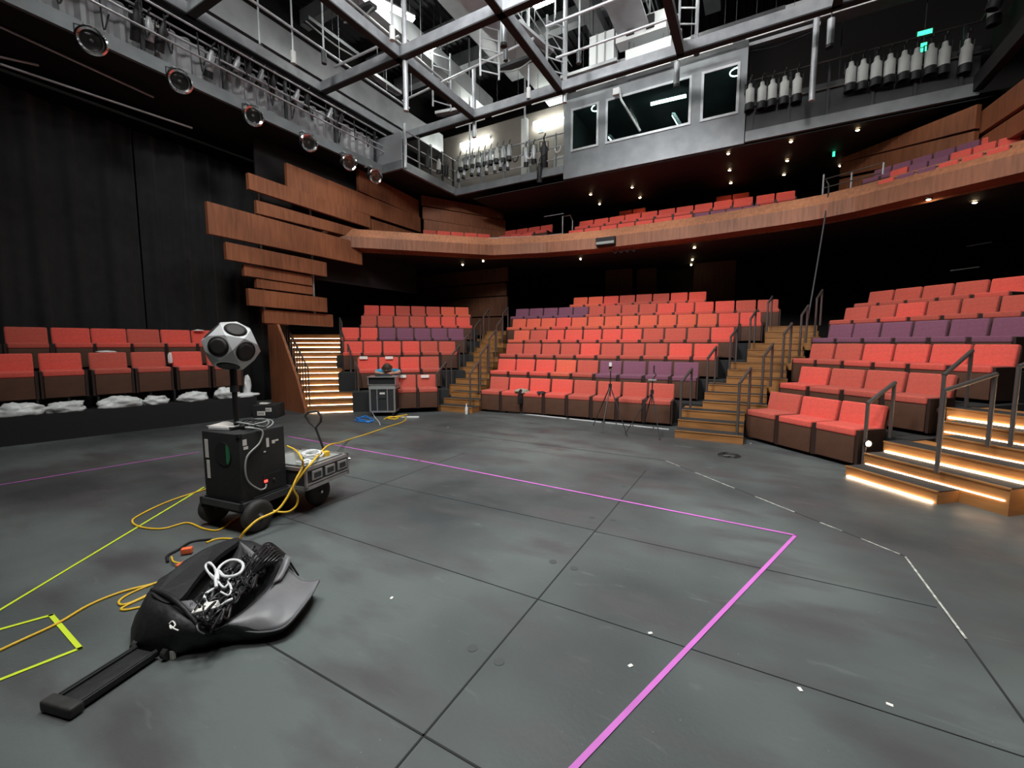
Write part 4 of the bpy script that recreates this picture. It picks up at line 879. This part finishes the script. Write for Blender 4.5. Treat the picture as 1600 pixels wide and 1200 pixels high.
floor_cable([(-30, 1030), (30, 1002), (90, 974), (140, 945), (190, 925), (240, 912), (272, 900)], 'yellow', .008, 'yellow cable running from the left edge to the black bag', 'extension_cable')
floor_cable([(268, 902), (215, 922), (188, 937), (190, 945), (215, 937), (262, 913), (232, 930), (192, 949), (196, 953), (222, 948)], 'yellow', .007, 'loose loops of yellow cable lying left of the black bag', 'extension_cable')
floor_cable([(322, 764), (262, 784), (216, 806), (207, 816), (222, 824), (255, 826), (292, 817), (318, 826), (342, 828), (362, 814), (372, 808)], 'yellow', .008, 'yellow cable curling on the floor left of the cart wheels', 'extension_cable')
floor_cable([(322, 848), (340, 842), (362, 842), (378, 848)], 'yellow', .008, 'short arc of yellow cable behind the black bag', 'extension_cable')
# orange plugs
for k, (px, py, m) in enumerate(((292, 860, 'orangep'), (285, 884, 'orangep'))):
    p = Zp(px, py, .03); o = MB().box(-.035, .035, -.022, .022, -.022, .022).build('cable_plug', m, bevel=.008); o.location = p; o.rotation_euler = (0, 0, .9+.9*k)
    tag(o, 'orange plug lying behind the black bag, %s' % ('the farther one', 'the nearer one')[k], 'plug')
floor_cable([(262, 878), (262, 868), (280, 858), (300, 846), (330, 842)], 'blackcable', .010, 'black strap loop with orange plugs behind the bag', 'strap')
floor_cable([(268, 870, .02), (272, 878, .03), (290, 880, .03), (305, 876, .02)], 'yellow', .006, 'short yellow lead between the orange plugs', 'cable')
floor_cable([(312, 868, .03), (322, 858, .05), (330, 856, .05), (322, 862, .04), (316, 872, .03)], 'yellow', .007, 'little yellow cable knot right of the orange plugs', 'cable')

# ------------------------------------------------------------------ open trolley bag
BC = Vector((-2.62, 1.25, 0)); BR = math.radians(14.5); bw = Matrix.Translation(BC) @ Matrix.Rotation(BR, 4, 'Z'); binv = bw.inverted()
t = Thing('trolley_bag', 'open black trolley bag full of cables with a grey lined lid hanging out', 'bag', BC, BR)
def wl(pxs, step=4):      # measured outline -> smooth closed loop in the bag's own space
    P = [binv @ Zp(*q) for q in pxs]; n = len(P); out = []
    for i in range(n):
        a, b, c, d = P[i-1], P[i], P[(i+1) % n], P[(i+2) % n]
        for k in range(step):
            u = k/step; out.append(0.5*((2*b)+(c-a)*u+(2*a-5*b+4*c-d)*u*u+(3*b-a-3*c+d)*u**3))
    return out
FL = [(204, 1006, 0), (232, 1019, 0), (275, 1024, 0), (325, 1010, 0), (365, 1004, 0), (402, 1000, 0), (432, 982, 0), (452, 952, 0), (458, 920, 0), (440, 892, 0), (400, 875, 0), (345, 880, 0), (290, 905, 0), (240, 955, 0)]
RM = [(233, 928, .23), (262, 952, .235), (295, 972, .19), (331, 988, .11), (352, 976, .13), (384, 957, .15), (412, 931, .17), (436, 905, .18), (447, 885, .18), (434, 866, .19), (405, 850, .20), (362, 843, .22), (312, 862, .24), (262, 896, .245)]
f0 = wl(FL); rm = wl(RM); cF = sum(f0, Vector())/len(f0); N = len(f0)
def ringmix(t_, bulge, z=None):
    out = []
    for a, b in zip(f0, rm):
        v = a.lerp(b, t_); d = v-cF; d.z = 0; v = v+d*bulge; out.append(v)
    return out
inner = [v.lerp(Vector((cF.x, cF.y, v.z)), .13)-Vector((0, 0, .012)) for v in rm]; deep = [v.lerp(Vector((cF.x, cF.y, .06)), .35)-Vector((0, 0, .05)) for v in rm]
cen = [Vector((cF.x, cF.y, .05))+(v-cF)*.05 for v in f0]; cb = [Vector((cF.x, cF.y, .012))+(v-cF)*.05 for v in f0]
for k in range(N):
    cen[k].z = .05; cb[k].z = .012
wr = lambda R_, a_: [v+Vector((.006*math.sin(k*1.7+a_), .006*math.cos(k*1.3+a_), .004*math.sin(k*2.1+a_))) for k, v in enumerate(R_)]
rows = [cb, f0, wr(ringmix(.2, .05), 0), wr(ringmix(.5, .07), 1), wr(ringmix(.8, .05), 2), wr(rm, 3), inner, deep, cen]
t.part('shell', MB().grid(rows, close=True), 'nylon', smooth=True)
# folded back flap along the far left side
A_ = wl([(240, 918, .25), (275, 888, .26), (318, 858, .25), (368, 840, .23), (372, 846, .235), (344, 866, .25), (312, 898, .24), (284, 934, .235), (262, 942, .24), (240, 930, .25)], 3)
t.part('back_flap', MB().add([tuple(v) for v in A_]+[tuple(v-Vector((0, 0, .03))) for v in A_], [tuple(range(30))]+[tuple(range(30, 60))[::-1]]+[(k, (k+1) % 30, 30+(k+1) % 30, 30+k) for k in range(30)]), 'nylon')
B = lambda px, py, z: binv @ Zp(px, py, z)
# near end lining edge
e0 = [B(281, 940, .24), B(296, 953, .225), B(312, 968, .18), B(330, 986, .125)]; e1 = [B(300, 938, .24), B(313, 950, .22), B(326, 966, .17), B(338, 981, .12)]
t.part('lining_edge', MB().grid([curve(e0, 4), curve(e1, 4)]), 'lining', smooth=True, solid=.005)
t.part('end_ridge', MB().tube(curve([B(238, 921, .25), B(262, 930, .262), B(284, 947, .245), B(308, 974, .17), B(330, 990, .12)], 5), .012, 8), 'nylon', smooth=2)
# lid lining lying open to the right
I_ = curve([B(334, 985, .125), B(352, 976, .14), B(384, 955, .155), B(412, 930, .17), B(432, 907, .18), B(450, 889, .19)], 4)
O_ = curve([B(342, 985, .11), B(368, 984, .10), B(404, 990, .07), B(438, 980, .085), B(462, 962, .10), B(485, 932, .11), B(499, 905, .13)], 4)
def samp(L, u):
    x = u*(len(L)-1); i = min(int(x), len(L)-2); return L[i].lerp(L[i+1], x-i)
def lidrows(dz, nn=30, mm=10):
    rows = []
    for j in range(nn+1):
        v = j/nn; a = samp(I_, v); b = samp(O_, v); row = []
        for i in range(mm+1):
            s = i/mm; p = a.lerp(b, s); p.z += .030*math.sin(PI*s)*math.sin(PI*v)-.05*math.sin(PI*s)*v**2*.8+.010*math.sin(13*v+4*s)*s*math.sin(PI*min(1, v*1.1)); p.z += dz; row.append(p)
        rows.append(row)
    return rows
t.part('lid', MB().grid([[p+Vector((0, 0, -.009)) for p in r] for r in lidrows(0)]), 'nylon', smooth=True, solid=.010)
LR = lidrows(.0)
t.part('lid_lining', MB().grid(LR), 'lining', smooth=True, solid=.003)
t.part('zipper', MB().tube([r[-1] for r in LR]+[LR[-1][k] for k in range(9, -1, -1)], .005, 6), 'lining', smooth=2)
# lid side hanging to the floor in shade
rows = [[r[-1] for r in LR]]
for k in range(1, 5): rows.append([Vector((r[-1].x-.018*k, r[-1].y+.004*k, max(.006, r[-1].z*(1-k/4)))) for r in LR])
t.part('side_panel', MB().grid(rows), 'nylon', smooth=True, solid=.005)
t.part('inner_flap', MB().grid([curve([B(426, 912, .19), B(436, 890, .22), B(446, 866, .27)], 4), curve([B(440, 905, .19), B(449, 888, .22), B(456, 872, .25)], 4)]), 'lining', smooth=True, solid=.004)
t.part('inner_flap', MB().grid([curve([B(376, 852, .23), B(388, 866, .24), B(402, 879, .23)], 4), curve([B(374, 845, .235), B(396, 862, .25), B(410, 878, .23)], 4)]), 'lining', smooth=True, solid=.004)
ex = [B(274, 966, .17), B(279, 962, .18), B(283, 968, .17), B(277, 973, .165), B(275, 968, .17), B(281, 973, .165), B(288, 976, .16)]
t.part('emblem', MB().tube([p+(binv.to_3x3() @ Vector((.06, -.05, .02))) for p in curve(ex, 4)], .0035, 6), 'paper', smooth=2)
for px, py in ((262, 1020), (215, 1008)): p = B(px, py, .03); t.part('wheel', MB().lathe([(0, -.015), (.03, -.015), (.03, .015), (0, .015)], p, (1, 0, 0), 14), 'rubber')
p = B(270, 1024, .02); t.part('label_tag', MB().box(p.x-.01, p.x+.01, p.y-.008, p.y+.008, .002, .045), 'paper')
hA = (B(212, 1012, .03)+B(246, 1022, .03))/2; hB = (B(84, 1090, .03)+B(126, 1106, .03))/2; hd_ = (hB-hA).normalized(); hs = Vector((-hd_.y, hd_.x, 0)); hU = Vector((0, 0, 1)); hw_ = .068
hd = t.part('pull_handle', MB().beam(hA+hs*hw_, hB+hs*hw_, .022, .03).beam(hA-hs*hw_, hB-hs*hw_, .022, .03).beam(hA-hU*.004, hB-hU*.004, .12, .012), 'nylon', bevel=.003)
t.part('grip', MB().beam(hB-hd_*.01, hB+hd_*.045, .185, .05), 'rubber', under=hd, bevel=.012)
for sg in (-1, 1): t.part('grip_rail', MB().tube([hA+hs*hw_*sg+hU*.017, hB+hs*hw_*sg+hU*.017], .0045, 6), 'darksteel', under=hd)
# cables inside
random.seed(21)
mb = MB()
W = lambda px, py, z: Zp(px, py, z)
for k in range(200):
    u_ = random.random(); v_ = random.random()
    c0 = W(302+95*u_+36*v_, 946-88*u_+20*v_*(1-u_*.6), .19+.05*random.random()*(1-v_*.6)); r = random.uniform(.04, .10); a0 = random.uniform(0, 6); st = random.uniform(.3, .9); tl = random.uniform(-.5, .5); dirr = random.uniform(-.5, .5)+2.2
    pts = []
    for i in range(8):
        a = a0+i*.5; x = r*math.cos(a); y = r*st*math.sin(a)*.6; X = x*math.cos(dirr)-y*math.sin(dirr); Y_ = x*math.sin(dirr)+y*math.cos(dirr)
        pts.append((c0.x+X, c0.y+Y_, max(.13, c0.z+x*tl*.4+.02*math.sin(3*a))))
    mb.tube(curve(pts, 3), random.choice((.0045, .006, .0075)), 6)
o = mb.build('cable_heap', 'blackcable', smooth=2); tag(o, 'heap of tangled black cables inside the open bag', 'cables', kind='stuff')
mb = MB()
for k in range(0, 16, 2):
    a = W(372+3*k, 905-1.2*k, .22); b = W(398+2.4*k, 868+.6*k, .28+.01*math.sin(k)); c = W(420+1.8*k, 848+1.6*k, .24+.01*math.cos(k)); d = W(448+1.3*k, 868+2.2*k, .08)
    mb.tube(curve([a, b, c, d], 6), .0055, 6)
tag(mb.build('cable_bundle', 'blackcable', smooth=2), 'bundle of black cables spilling over the far end of the bag', 'cables', kind='stuff')
def bagcable(pxs, m, rad, lab, name):
    return tag(MB().tube(curve([W(*p) for p in pxs], 5), rad, 8).build(name, m, smooth=2), lab, 'cable')
bagcable([(338, 918, .27), (337, 900, .29), (344, 885, .31), (358, 876, .32), (372, 876, .31), (380, 883, .30), (376, 894, .30), (364, 900, .30), (350, 900, .29), (341, 892, .30), (340, 906, .28)], 'white', .0085, 'large white cable loop on top of the black cable heap', 'white_cable')
bagcable([(340, 912, .27), (336, 890, .29), (328, 879, .29), (321, 884, .29), (326, 895, .28), (336, 906, .27), (341, 900, .28), (333, 884, .30), (324, 880, .30), (322, 890, .28), (332, 900, .28), (340, 908, .27), (350, 918, .26), (358, 912, .27), (362, 922, .26)], 'white', .006, 'thin bundled white cables left of the large white loop', 'white_cable')
bagcable([(334, 920, .25), (322, 928, .25), (320, 938, .24), (328, 946, .23), (338, 950, .23)], 'white', .008, 'white cable arc low in the left of the bag', 'white_cable')
bagcable([(330, 972, .17), (334, 958, .20), (346, 946, .22), (356, 939, .24), (363, 936, .24)], 'white', .0075, 'white cable arc at the near right of the bag', 'white_cable')
bagcable([(345, 925, .25), (357, 930, .25), (361, 920, .26), (356, 908, .27), (361, 902, .27)], 'white', .005, 'short thin white cable in the middle of the bag', 'white_cable')
o = MB().box(-.028, .028, -.055, .055, -.015, .02).build('power_strip', 'paper', bevel=.005); o.location = W(322, 952, .215); o.rotation_euler = (.15, .2, -.85); tag(o, 'beige power strip block among the cables in the bag', 'power strip')

# ------------------------------------------------------------------ rack with the seated person
RP = Zp(592, 650); RA = math.radians(32); RC = Vector((RP.x-.03, RP.y+.24, 0))
t = Thing('equipment_rack', 'tall flight case rack on castors in front of the left block', 'equipment rack', RC, RA)
t.part('case', MB().box(-.27, .27, -.28, .28, .10, .68), 'flight')
e = MB()
for x in (-.28, .245):
    for y in (-.29, .26): e.box(x, x+.035, y, y+.03, .09, .69)
for z in (.09, .655):
    e.box(-.28, .28, -.29, -.26, z, z+.035).box(-.28, .28, .26, .29, z, z+.035).box(-.28, -.25, -.29, .29, z, z+.035).box(.25, .28, -.29, .29, z, z+.035)
for x in (-.12, .10): e.box(x, x+.02, -.292, -.28, .1, .66)
t.part('edging', e, 'alu')
t.part('lid_lip', MB().box(-.285, .285, -.295, .29, .60, .665), 'greycable')
p0 = t.part('latch_plate', MB().box(-.07, .08, -.296, -.285, .40, .56), 'darksteel'); t.part('label', MB().box(-.05, .06, -.299, -.296, .49, .53), 'paper', under=p0)
t.part('top_tray', MB().box(-.30, .30, -.30, .0, .69, .705).box(-.30, -.28, -.3, 0, .70, .86).box(.28, .30, -.3, 0, .70, .86).box(-.31, .33, -.31, .05, .855, .875), 'alu')
t.part('shelf_unit', MB().box(-.26, .26, -.27, -.02, .71, .84), 'black')
for x in (-.22, .22):
    for y in (-.22, .22): t.part('castor', MB().lathe([(0, -.02), (.045, -.02), (.045, .02), (0, .02)], (x, y, .045), (1, 0, 0), 12), 'rubber')
t = Thing('laptop', 'open laptop on the equipment rack in front of the seated person', 'laptop', (RC.x, RC.y, .877), RA)
t.part('base', MB().box(-.16, .16, -.2, .02, 0, .015), 'darksteel'); t.part('screen', MB().box(-.16, .16, -.215, -.2, .0, .06), 'darksteel')
floor_cable([(582, 645, .1), (586, 652), (592, 659), (594, 664)], 'white', .006, 'white lead dropping from the equipment rack to the floor', 'power_lead')
floor_cable([(556, 652), (566, 656), (580, 658), (572, 650), (560, 655), (575, 660), (583, 655), (565, 652), (555, 657), (570, 659), (584, 658)], 'blue', .014, 'crumpled bright blue cord heap at the foot of the rack', 'blue_cord')
floor_cable([(600, 655), (610, 651), (622, 653), (616, 655), (606, 653), (625, 650), (636, 648)], 'yellow', .014, 'yellow plug end of the extension cable near the rack', 'cable_end')
t = Thing('power_strip', 'white power strip on the floor right of the rack', 'power strip', Zp(646, 653), .5)
t.part('body', MB().box(-.14, .12, -.03, .03, 0, .035), 'white', bevel=.006); t.part('lead', MB().tube(curve([(-.14, 0, .02), (-.22, .03, .02), (-.26, -.02, .02), (-.2, -.06, .02)], 4), .007, 6), 'white')

# person: seated on the hidden front seat, bent over the rack
PA = RA+.05; PO = RC+Vector((-math.sin(PA), math.cos(PA), 0))*.56
t = Thing('person', 'person in a blue shirt bent over the equipment rack, hands on top', 'person', PO, PA)
def skinned(name, verts, edges, radii, m, root=0, sub=2, under=None):
    me = bpy.data.meshes.new(name); me.from_pydata(verts, edges, []); o = bpy.data.objects.new(name, me); C.objects.link(o); o.parent = under or t.o
    me.materials.append(M[m]); md = o.modifiers.new('skin', 'SKIN'); md.use_smooth_shade = True
    if not me.skin_vertices: me.attributes  # layer is made by the modifier below
    bpy.context.view_layer.objects.active = o
    if not me.skin_vertices:
        with bpy.context.temp_override(object=o, active_object=o): bpy.ops.mesh.customdata_skin_add()
    for i, r in enumerate(radii):
        sv = me.skin_vertices[0].data[i]; sv.radius = (r, r) if not isinstance(r, tuple) else r; sv.use_root = (i == root)
    md2 = o.modifiers.new('sub', 'SUBSURF'); md2.levels = sub; md2.render_levels = sub
    return o
V = [(0, .12, .55), (0, .05, .70), (0, -.06, .86), (0, -.16, .96), (0, -.22, 1.00), (0, -.27, 1.03), (0, -.33, 1.05)]; R_ = [.15, .14, .15, .09, .05, .08, .07]; E_ = [(0, 1), (1, 2), (2, 3), (3, 4), (4, 5), (5, 6)]
def limb(start, pts, rad):
    p = start
    for q, r in zip(pts, rad): V.append(q); R_.append(r); E_.append((p, len(V)-1)); p = len(V)-1
    return p
for s in (-1, 1):
    h = limb(2, [(s*.18, -.10, .93), (s*.27, -.26, .93), (s*.18, -.36, .915), (s*.10, -.44, .915)], [.065, .045, .033, .030])
    for k, (dx, dl) in enumerate(((-.03, .07), (-.012, .085), (.008, .08), (.028, .06))): limb(h, [(s*.09+dx, -.44-dl*.55, .915), (s*.08+dx, -.44-dl, .900)], [.009, .008])
    limb(h, [(s*.10-s*.05, -.45, .915), (s*.10-s*.07, -.48, .905)], [.010, .009])
    l = limb(0, [(s*.10, .02, .52), (s*.13, -.22, .50), (s*.13, -.24, .12), (s*.13, -.34, .04)], [.085, .06, .045, .035])
skinned('body', V, E_, R_, 'skin')
V2 = [(0, .12, .58), (0, .05, .70), (0, -.06, .86), (0, -.14, .945)]+[(s*a, b, c) for s in (-1, 1) for a, b, c in ((.18, -.10, .93), (.24, -.20, .93), (.26, -.26, .93))]
skinned('shirt', V2, [(0, 1), (1, 2), (2, 3), (2, 4), (4, 5), (5, 6), (2, 7), (7, 8), (8, 9)], [.165, .16, .172, .09, .085, .07, .062, .085, .07, .062], 'shirt')
t.part('hair', MB().lathe([(0, .105), (.05, .095), (.085, .06), (.10, 0), (.095, -.03)], (0, -.28, 1.035), (0, -.45, .9), 18), 'hair', smooth=True)
t.part('cap_brim', MB().lathe([(.08, 0), (.125, -.01), (.12, -.015)], (0, -.30, 1.04), (0, -.6, .8), 18), 'hair', smooth=True)
for s in (-1, 1): t.part('eye', MB().lathe([(0, .008), (.01, 0), (0, -.008)], (s*.03, -.375, 1.005), (0, -1, -.4), 8), 'black')
for s in (-1, 1): t.part('ear', MB().lathe([(0, .01), (.022, .005), (.018, -.005), (0, -.008)], (s*.088, -.29, 1.01), (s, 0, 0), 10), 'skin', smooth=True)
t.part('nose', MB().lathe([(.012, 0), (.008, .018), (0, .024)], (0, -.385, .985), (0, -1, -.5), 8), 'skin', smooth=True)
t.part('mouth', MB().box(-.02, .02, -.388, -.375, .955, .961), 'dull')
V3 = [(0, .14, .56)]+[(s*a, b, c) for s in (-1, 1) for a, b, c in ((.10, .02, .53), (.13, -.22, .51), (.13, -.235, .14))]
skinned('trousers', V3, [(0, 1), (1, 2), (2, 3), (0, 4), (4, 5), (5, 6)], [.155, .10, .075, .06, .10, .075, .06], 'denim')

# ------------------------------------------------------------------ tripods
def tripod(lab, c, feet, apex_z, top_z):
    t = Thing('tripod', lab, 'tripod', (c.x, c.y, 0), 0, None)
    for f in feet:
        a = Vector((c.x, c.y, apex_z)); fp = Vector((f.x, f.y, .008)); m_ = a.lerp(fp, .5)
        t.part('leg', MB().tube([a+(fp-a)*.03, m_], .011, 6).tube([m_, fp], .008, 6), 'lampb', world=True)
    t.part('centre_column', MB().tube([(0, 0, apex_z-.2), (0, 0, top_z)], .011, 8), 'lampb'); t.part('hub', MB().tube([(0, 0, apex_z-.04), (0, 0, apex_z+.04)], .03, 10), 'lampb')
    return t
f = [Zp(927, 665), Zp(940, 677), Zp(980, 682)]; c = sum(f, Vector())/3; c = Zp(952, 669)
t = tripod('thin black tripod with a small silver device on top, left one', c, f, .80, 1.08)
t.part('ball_head', MB().lathe([(0, 0), (.03, .01), (.045, .05), (.03, .09), (0, .10)], (0, 0, 1.08), n=12), 'chrome', smooth=2); t.part('device', MB().box(-.025, .025, -.02, .02, 1.17, 1.24), 'white')
f = [Zp(977, 678), Zp(1031, 688), Zp(1006, 664)]; c = Zp(1017, 674)
t = tripod('thin black tripod with an angled arm on top, right one', c, f, .72, .93)
t.part('plate', MB().box(-.07, .07, -.04, .04, .93, .95), 'light_steel'); t.part('arm', MB().tube([(0, 0, .95), (.06, 0, 1.03), (.02, 0, 1.08), (.02, 0, 1.2)], .012, 6), 'lampb')

# ------------------------------------------------------------------ small things
def sack(name, lab, c, s, m='bag', cat='plastic bag', seed=0, grp=None):
    random.seed(seed); bm = bmesh.new(); bmesh.ops.create_icosphere(bm, subdivisions=4, radius=1)
    ph = [random.uniform(0, 6) for _ in range(6)]
    from mathutils import noise as nz
    for v in bm.verts:
        p = v.co.copy(); o_ = Vector((seed*3.1, seed*1.7, 0))
        f = 1+.35*nz.noise(p*1.6+o_)+.22*abs(nz.noise(p*4+o_))-.12*abs(nz.noise(p*9+o_))
        v.co = Vector((p.x*f*s[0], p.y*f*s[1], max(-.55, p.z*f)*s[2]))
    me = bpy.data.meshes.new(name); bm.to_mesh(me); bm.free(); me.materials.append(M[m])
    for p in me.polygons: p.use_smooth = True
    o = bpy.data.objects.new(name, me); C.objects.link(o); o.location = (c[0], c[1], c[2]+.55*s[2]); o.rotation_euler = (0, 0, math.radians(79.3)); return tag(o, lab, cat, grp)
posn = ('first from the left edge', 'second from the left edge', 'third, a long one', 'fourth, right of the long one', 'fifth, left of the round speaker', 'sixth, behind the speaker pole')
for k, (px, wd, hh) in enumerate(((26, .26, .13), (98, .24, .12), (186, .30, .12), (240, .20, .11), (302, .24, .12), (352, .22, .15))):
    p = pl(px, 600, OL.xy+nL.xy*.12, OL.xy+nL.xy*.12+uL.xy); sack('plastic_bag', 'white plastic bag under the front platform seats, '+posn[k], (p.x, p.y, .445), (wd, .11, hh), seed=k+3)
p = pl(396, 600, OL.xy+nL.xy*.14, OL.xy+nL.xy*.14+uL.xy); p = OL+uL*3.42+nL*.16
sack('plastic_sheet', 'flat crumpled white sheet at the right end of the low platform', (p.x, p.y, .445), (.26, .16, .05), m='white', cat='sheet', seed=31)
p = OL+uL*3.55+nL*.30; sack('white_bundle', 'upright white and grey bundle beside the last front platform seat', (p.x, p.y, .50), (.07, .07, .24), m='white', cat='bundle', seed=33)
p = OL+uL*1.38+nL*.74; sack('white_cloth', 'small white cloth lying on top of a front platform seat back', (p.x, p.y, 1.425), (.13, .04, .022), m='white', cat='cloth', seed=35)
p = OL+uL*2.27+nL*.50; sack('white_cloth', 'white cloth strip draped between two front platform seats near the speaker', (p.x, p.y, 1.2), (.035, .03, .14), m='white', cat='cloth', seed=36)
p = OL+uL*3.0+nL*1.4; sack('white_cloth', 'thin white scrap on top of the rear platform seats behind the speaker', (p.x, p.y, 1.87), (.10, .03, .02), m='white', cat='cloth', seed=37)
t = Thing('equipment_box', 'small black equipment box with white labels at the end of the low platform', 'box', (-9.10, 5.42, 0), .62)
t.part('body', MB().box(-.24, .24, -.22, .22, 0, .29), 'sub', bevel=.015)
t.part('label', MB().box(-.14, .02, -.224, -.219, .07, .16).box(.03, .15, -.224, -.219, .15, .23), 'paper'); t.part('papers', MB().box(-.15, .0, -.08, .1, .29, .30).box(-.2, -.08, .02, .12, .29, .305), 'paper')
mb = MB()
for k in range(5): mb.box(-.125+.026*k, -.115+.026*k, -.2255, -.2235, .085, .14)
for k in range(3): mb.box(.045+.03*k, .058+.03*k, -.2255, -.2235, .17, .21)
t.part('lettering', mb, 'black')
t = Thing('water_bottle', 'clear plastic water bottle at the foot of the left aisle steps', 'bottle', Zp(729, 647))
t.part('body', MB().lathe([(0, 0), (.032, 0), (.034, .02), (.034, .14), (.014, .19), (.014, .21), (0, .21)], n=16), 'bag', smooth=2); t.part('cap', MB().lathe([(0, .21), (.016, .21), (.016, .235), (0, .235)], n=12), 'white')
u3, n3 = frame(3); CO = Vector((-3.4, 8.42, 0))
M['khaki'] = mat('khaki_cloth', (0.32, 0.30, 0.24), 0.9, noise=0.3, nscale=20)
p = CO+u3*-1.10+n3*.12; o = sack('camera_bag', 'khaki and black camera bag on the front row seats of the centre block', (p.x, p.y, .478), (.17, .16, .06), m='khaki', cat='bag', seed=40)
p = CO+u3*-1.05+n3*-.03; sack('dark_jacket', 'dark cloth hanging over the edge of a front centre seat', (p.x, p.y-.02, .25), (.10, .03, .20), m='lampb', cat='cloth', seed=41)
p = CO+u3*-.62+n3*.10; sack('black_pouch', 'small black pouch with a strap on a front centre seat', (p.x, p.y, .478), (.12, .08, .04), m='lampb', cat='pouch', seed=42)
for k, (px, py, w_) in enumerate(((568, 559, .11), (608, 559, .11), (628, 588, .11), (664, 588, .11))):
    row = 1 if py < 570 else 0; u4, n4 = frame(45); O4 = Vector((-6.75, 7.3, 0)); pp = O4+n4*(.43+.93*row); q = pl(px, py, pp, pp+u4)
    o = MB().box(-.095, .095, -.004, .004, -.035, .035).build('seat_notice', 'paper'); o.location = (q.x, q.y, q.z); o.rotation_euler = (math.radians(-10), 0, math.radians(45))
    tag(o, 'small white paper notice on a seat back of the left block, %s' % ('second row left', 'second row right', 'front row left', 'front row right')[k], 'notice')
# pale strip on the floor below the front centre row
for k, (a, b) in enumerate(((760, 790), (794, 885), (890, 940), (946, 962), (964, 973), (975, 988), (990, 1020), (1022, 1045))):
    ya = 641+(a-760)*.108; yb = 641+(b-760)*.108; A = Zp(a, ya); B_ = Zp(b, yb)
    o = MB().beam((A.x, A.y, .011), (B_.x, B_.y, .011), .015, .018).build('pale_strip', 'white'); tag(o, 'length of white strip below the front centre row, %s from the left' % ORD[k], 'strip', 'white strips below the front centre row')
coil(Zp(1140, 713), .12, 3, .006, 'blackcable', 'cable_coil', 'small black cable tangle on the floor before the right block', 'cable', .3)
for k, (px, py) in enumerate(((1173, 693), (985, 1041), (1250, 1078), (1390, 1102), (700, 668), (612, 935), (476, 730), (1016, 990), (658, 1150), (190, 940))):
    if k in (8, 9): continue
    p = Zp(px, py); o = MB().box(-.012, .012, -.008, .008, 0, .004).build('paper_scrap', 'paper'); o.location = (p.x, p.y, .001); o.rotation_euler = (0, 0, k)
    tag(o, 'tiny white scrap on the stage floor, '+('before the right block', 'left of the purple line', 'right of the purple line', 'rightmost', 'farthest, near the left aisle', 'right of the bag', 'beside the trolley', 'nearest the purple line', '', '')[k], 'paper scrap', 'paper scraps on the stage floor')
# rope from the balcony
a = Vector((1.32, 12.55, 5.35)); b = Yp(1262, 500, 11.0)
tag(MB().tube(curve([a, a+Vector((0, -.45, -.4)), a.lerp(b, .5)+Vector((.02, -.15, -.15)), b], 8), .016, 6).build('hanging_cable', 'darksteel', smooth=2), 'dark cable hanging from the balcony front down to the right aisle', 'cable')
for k, (px, py, ex_, ey) in enumerate(((1485, 423, 1530, 417), (1500, 446, 1545, 440), (1510, 385, 1550, 378))):
    a, b = Yp(px, py, 13.5), Yp(ex_, ey, 13.5); tag(MB().tube([a, b], .014, 6).build('wall_rail', 'light_steel'), 'faint metal rail catching light behind the right block, %s' % ('middle', 'lowest', 'highest')[k], 'rail')
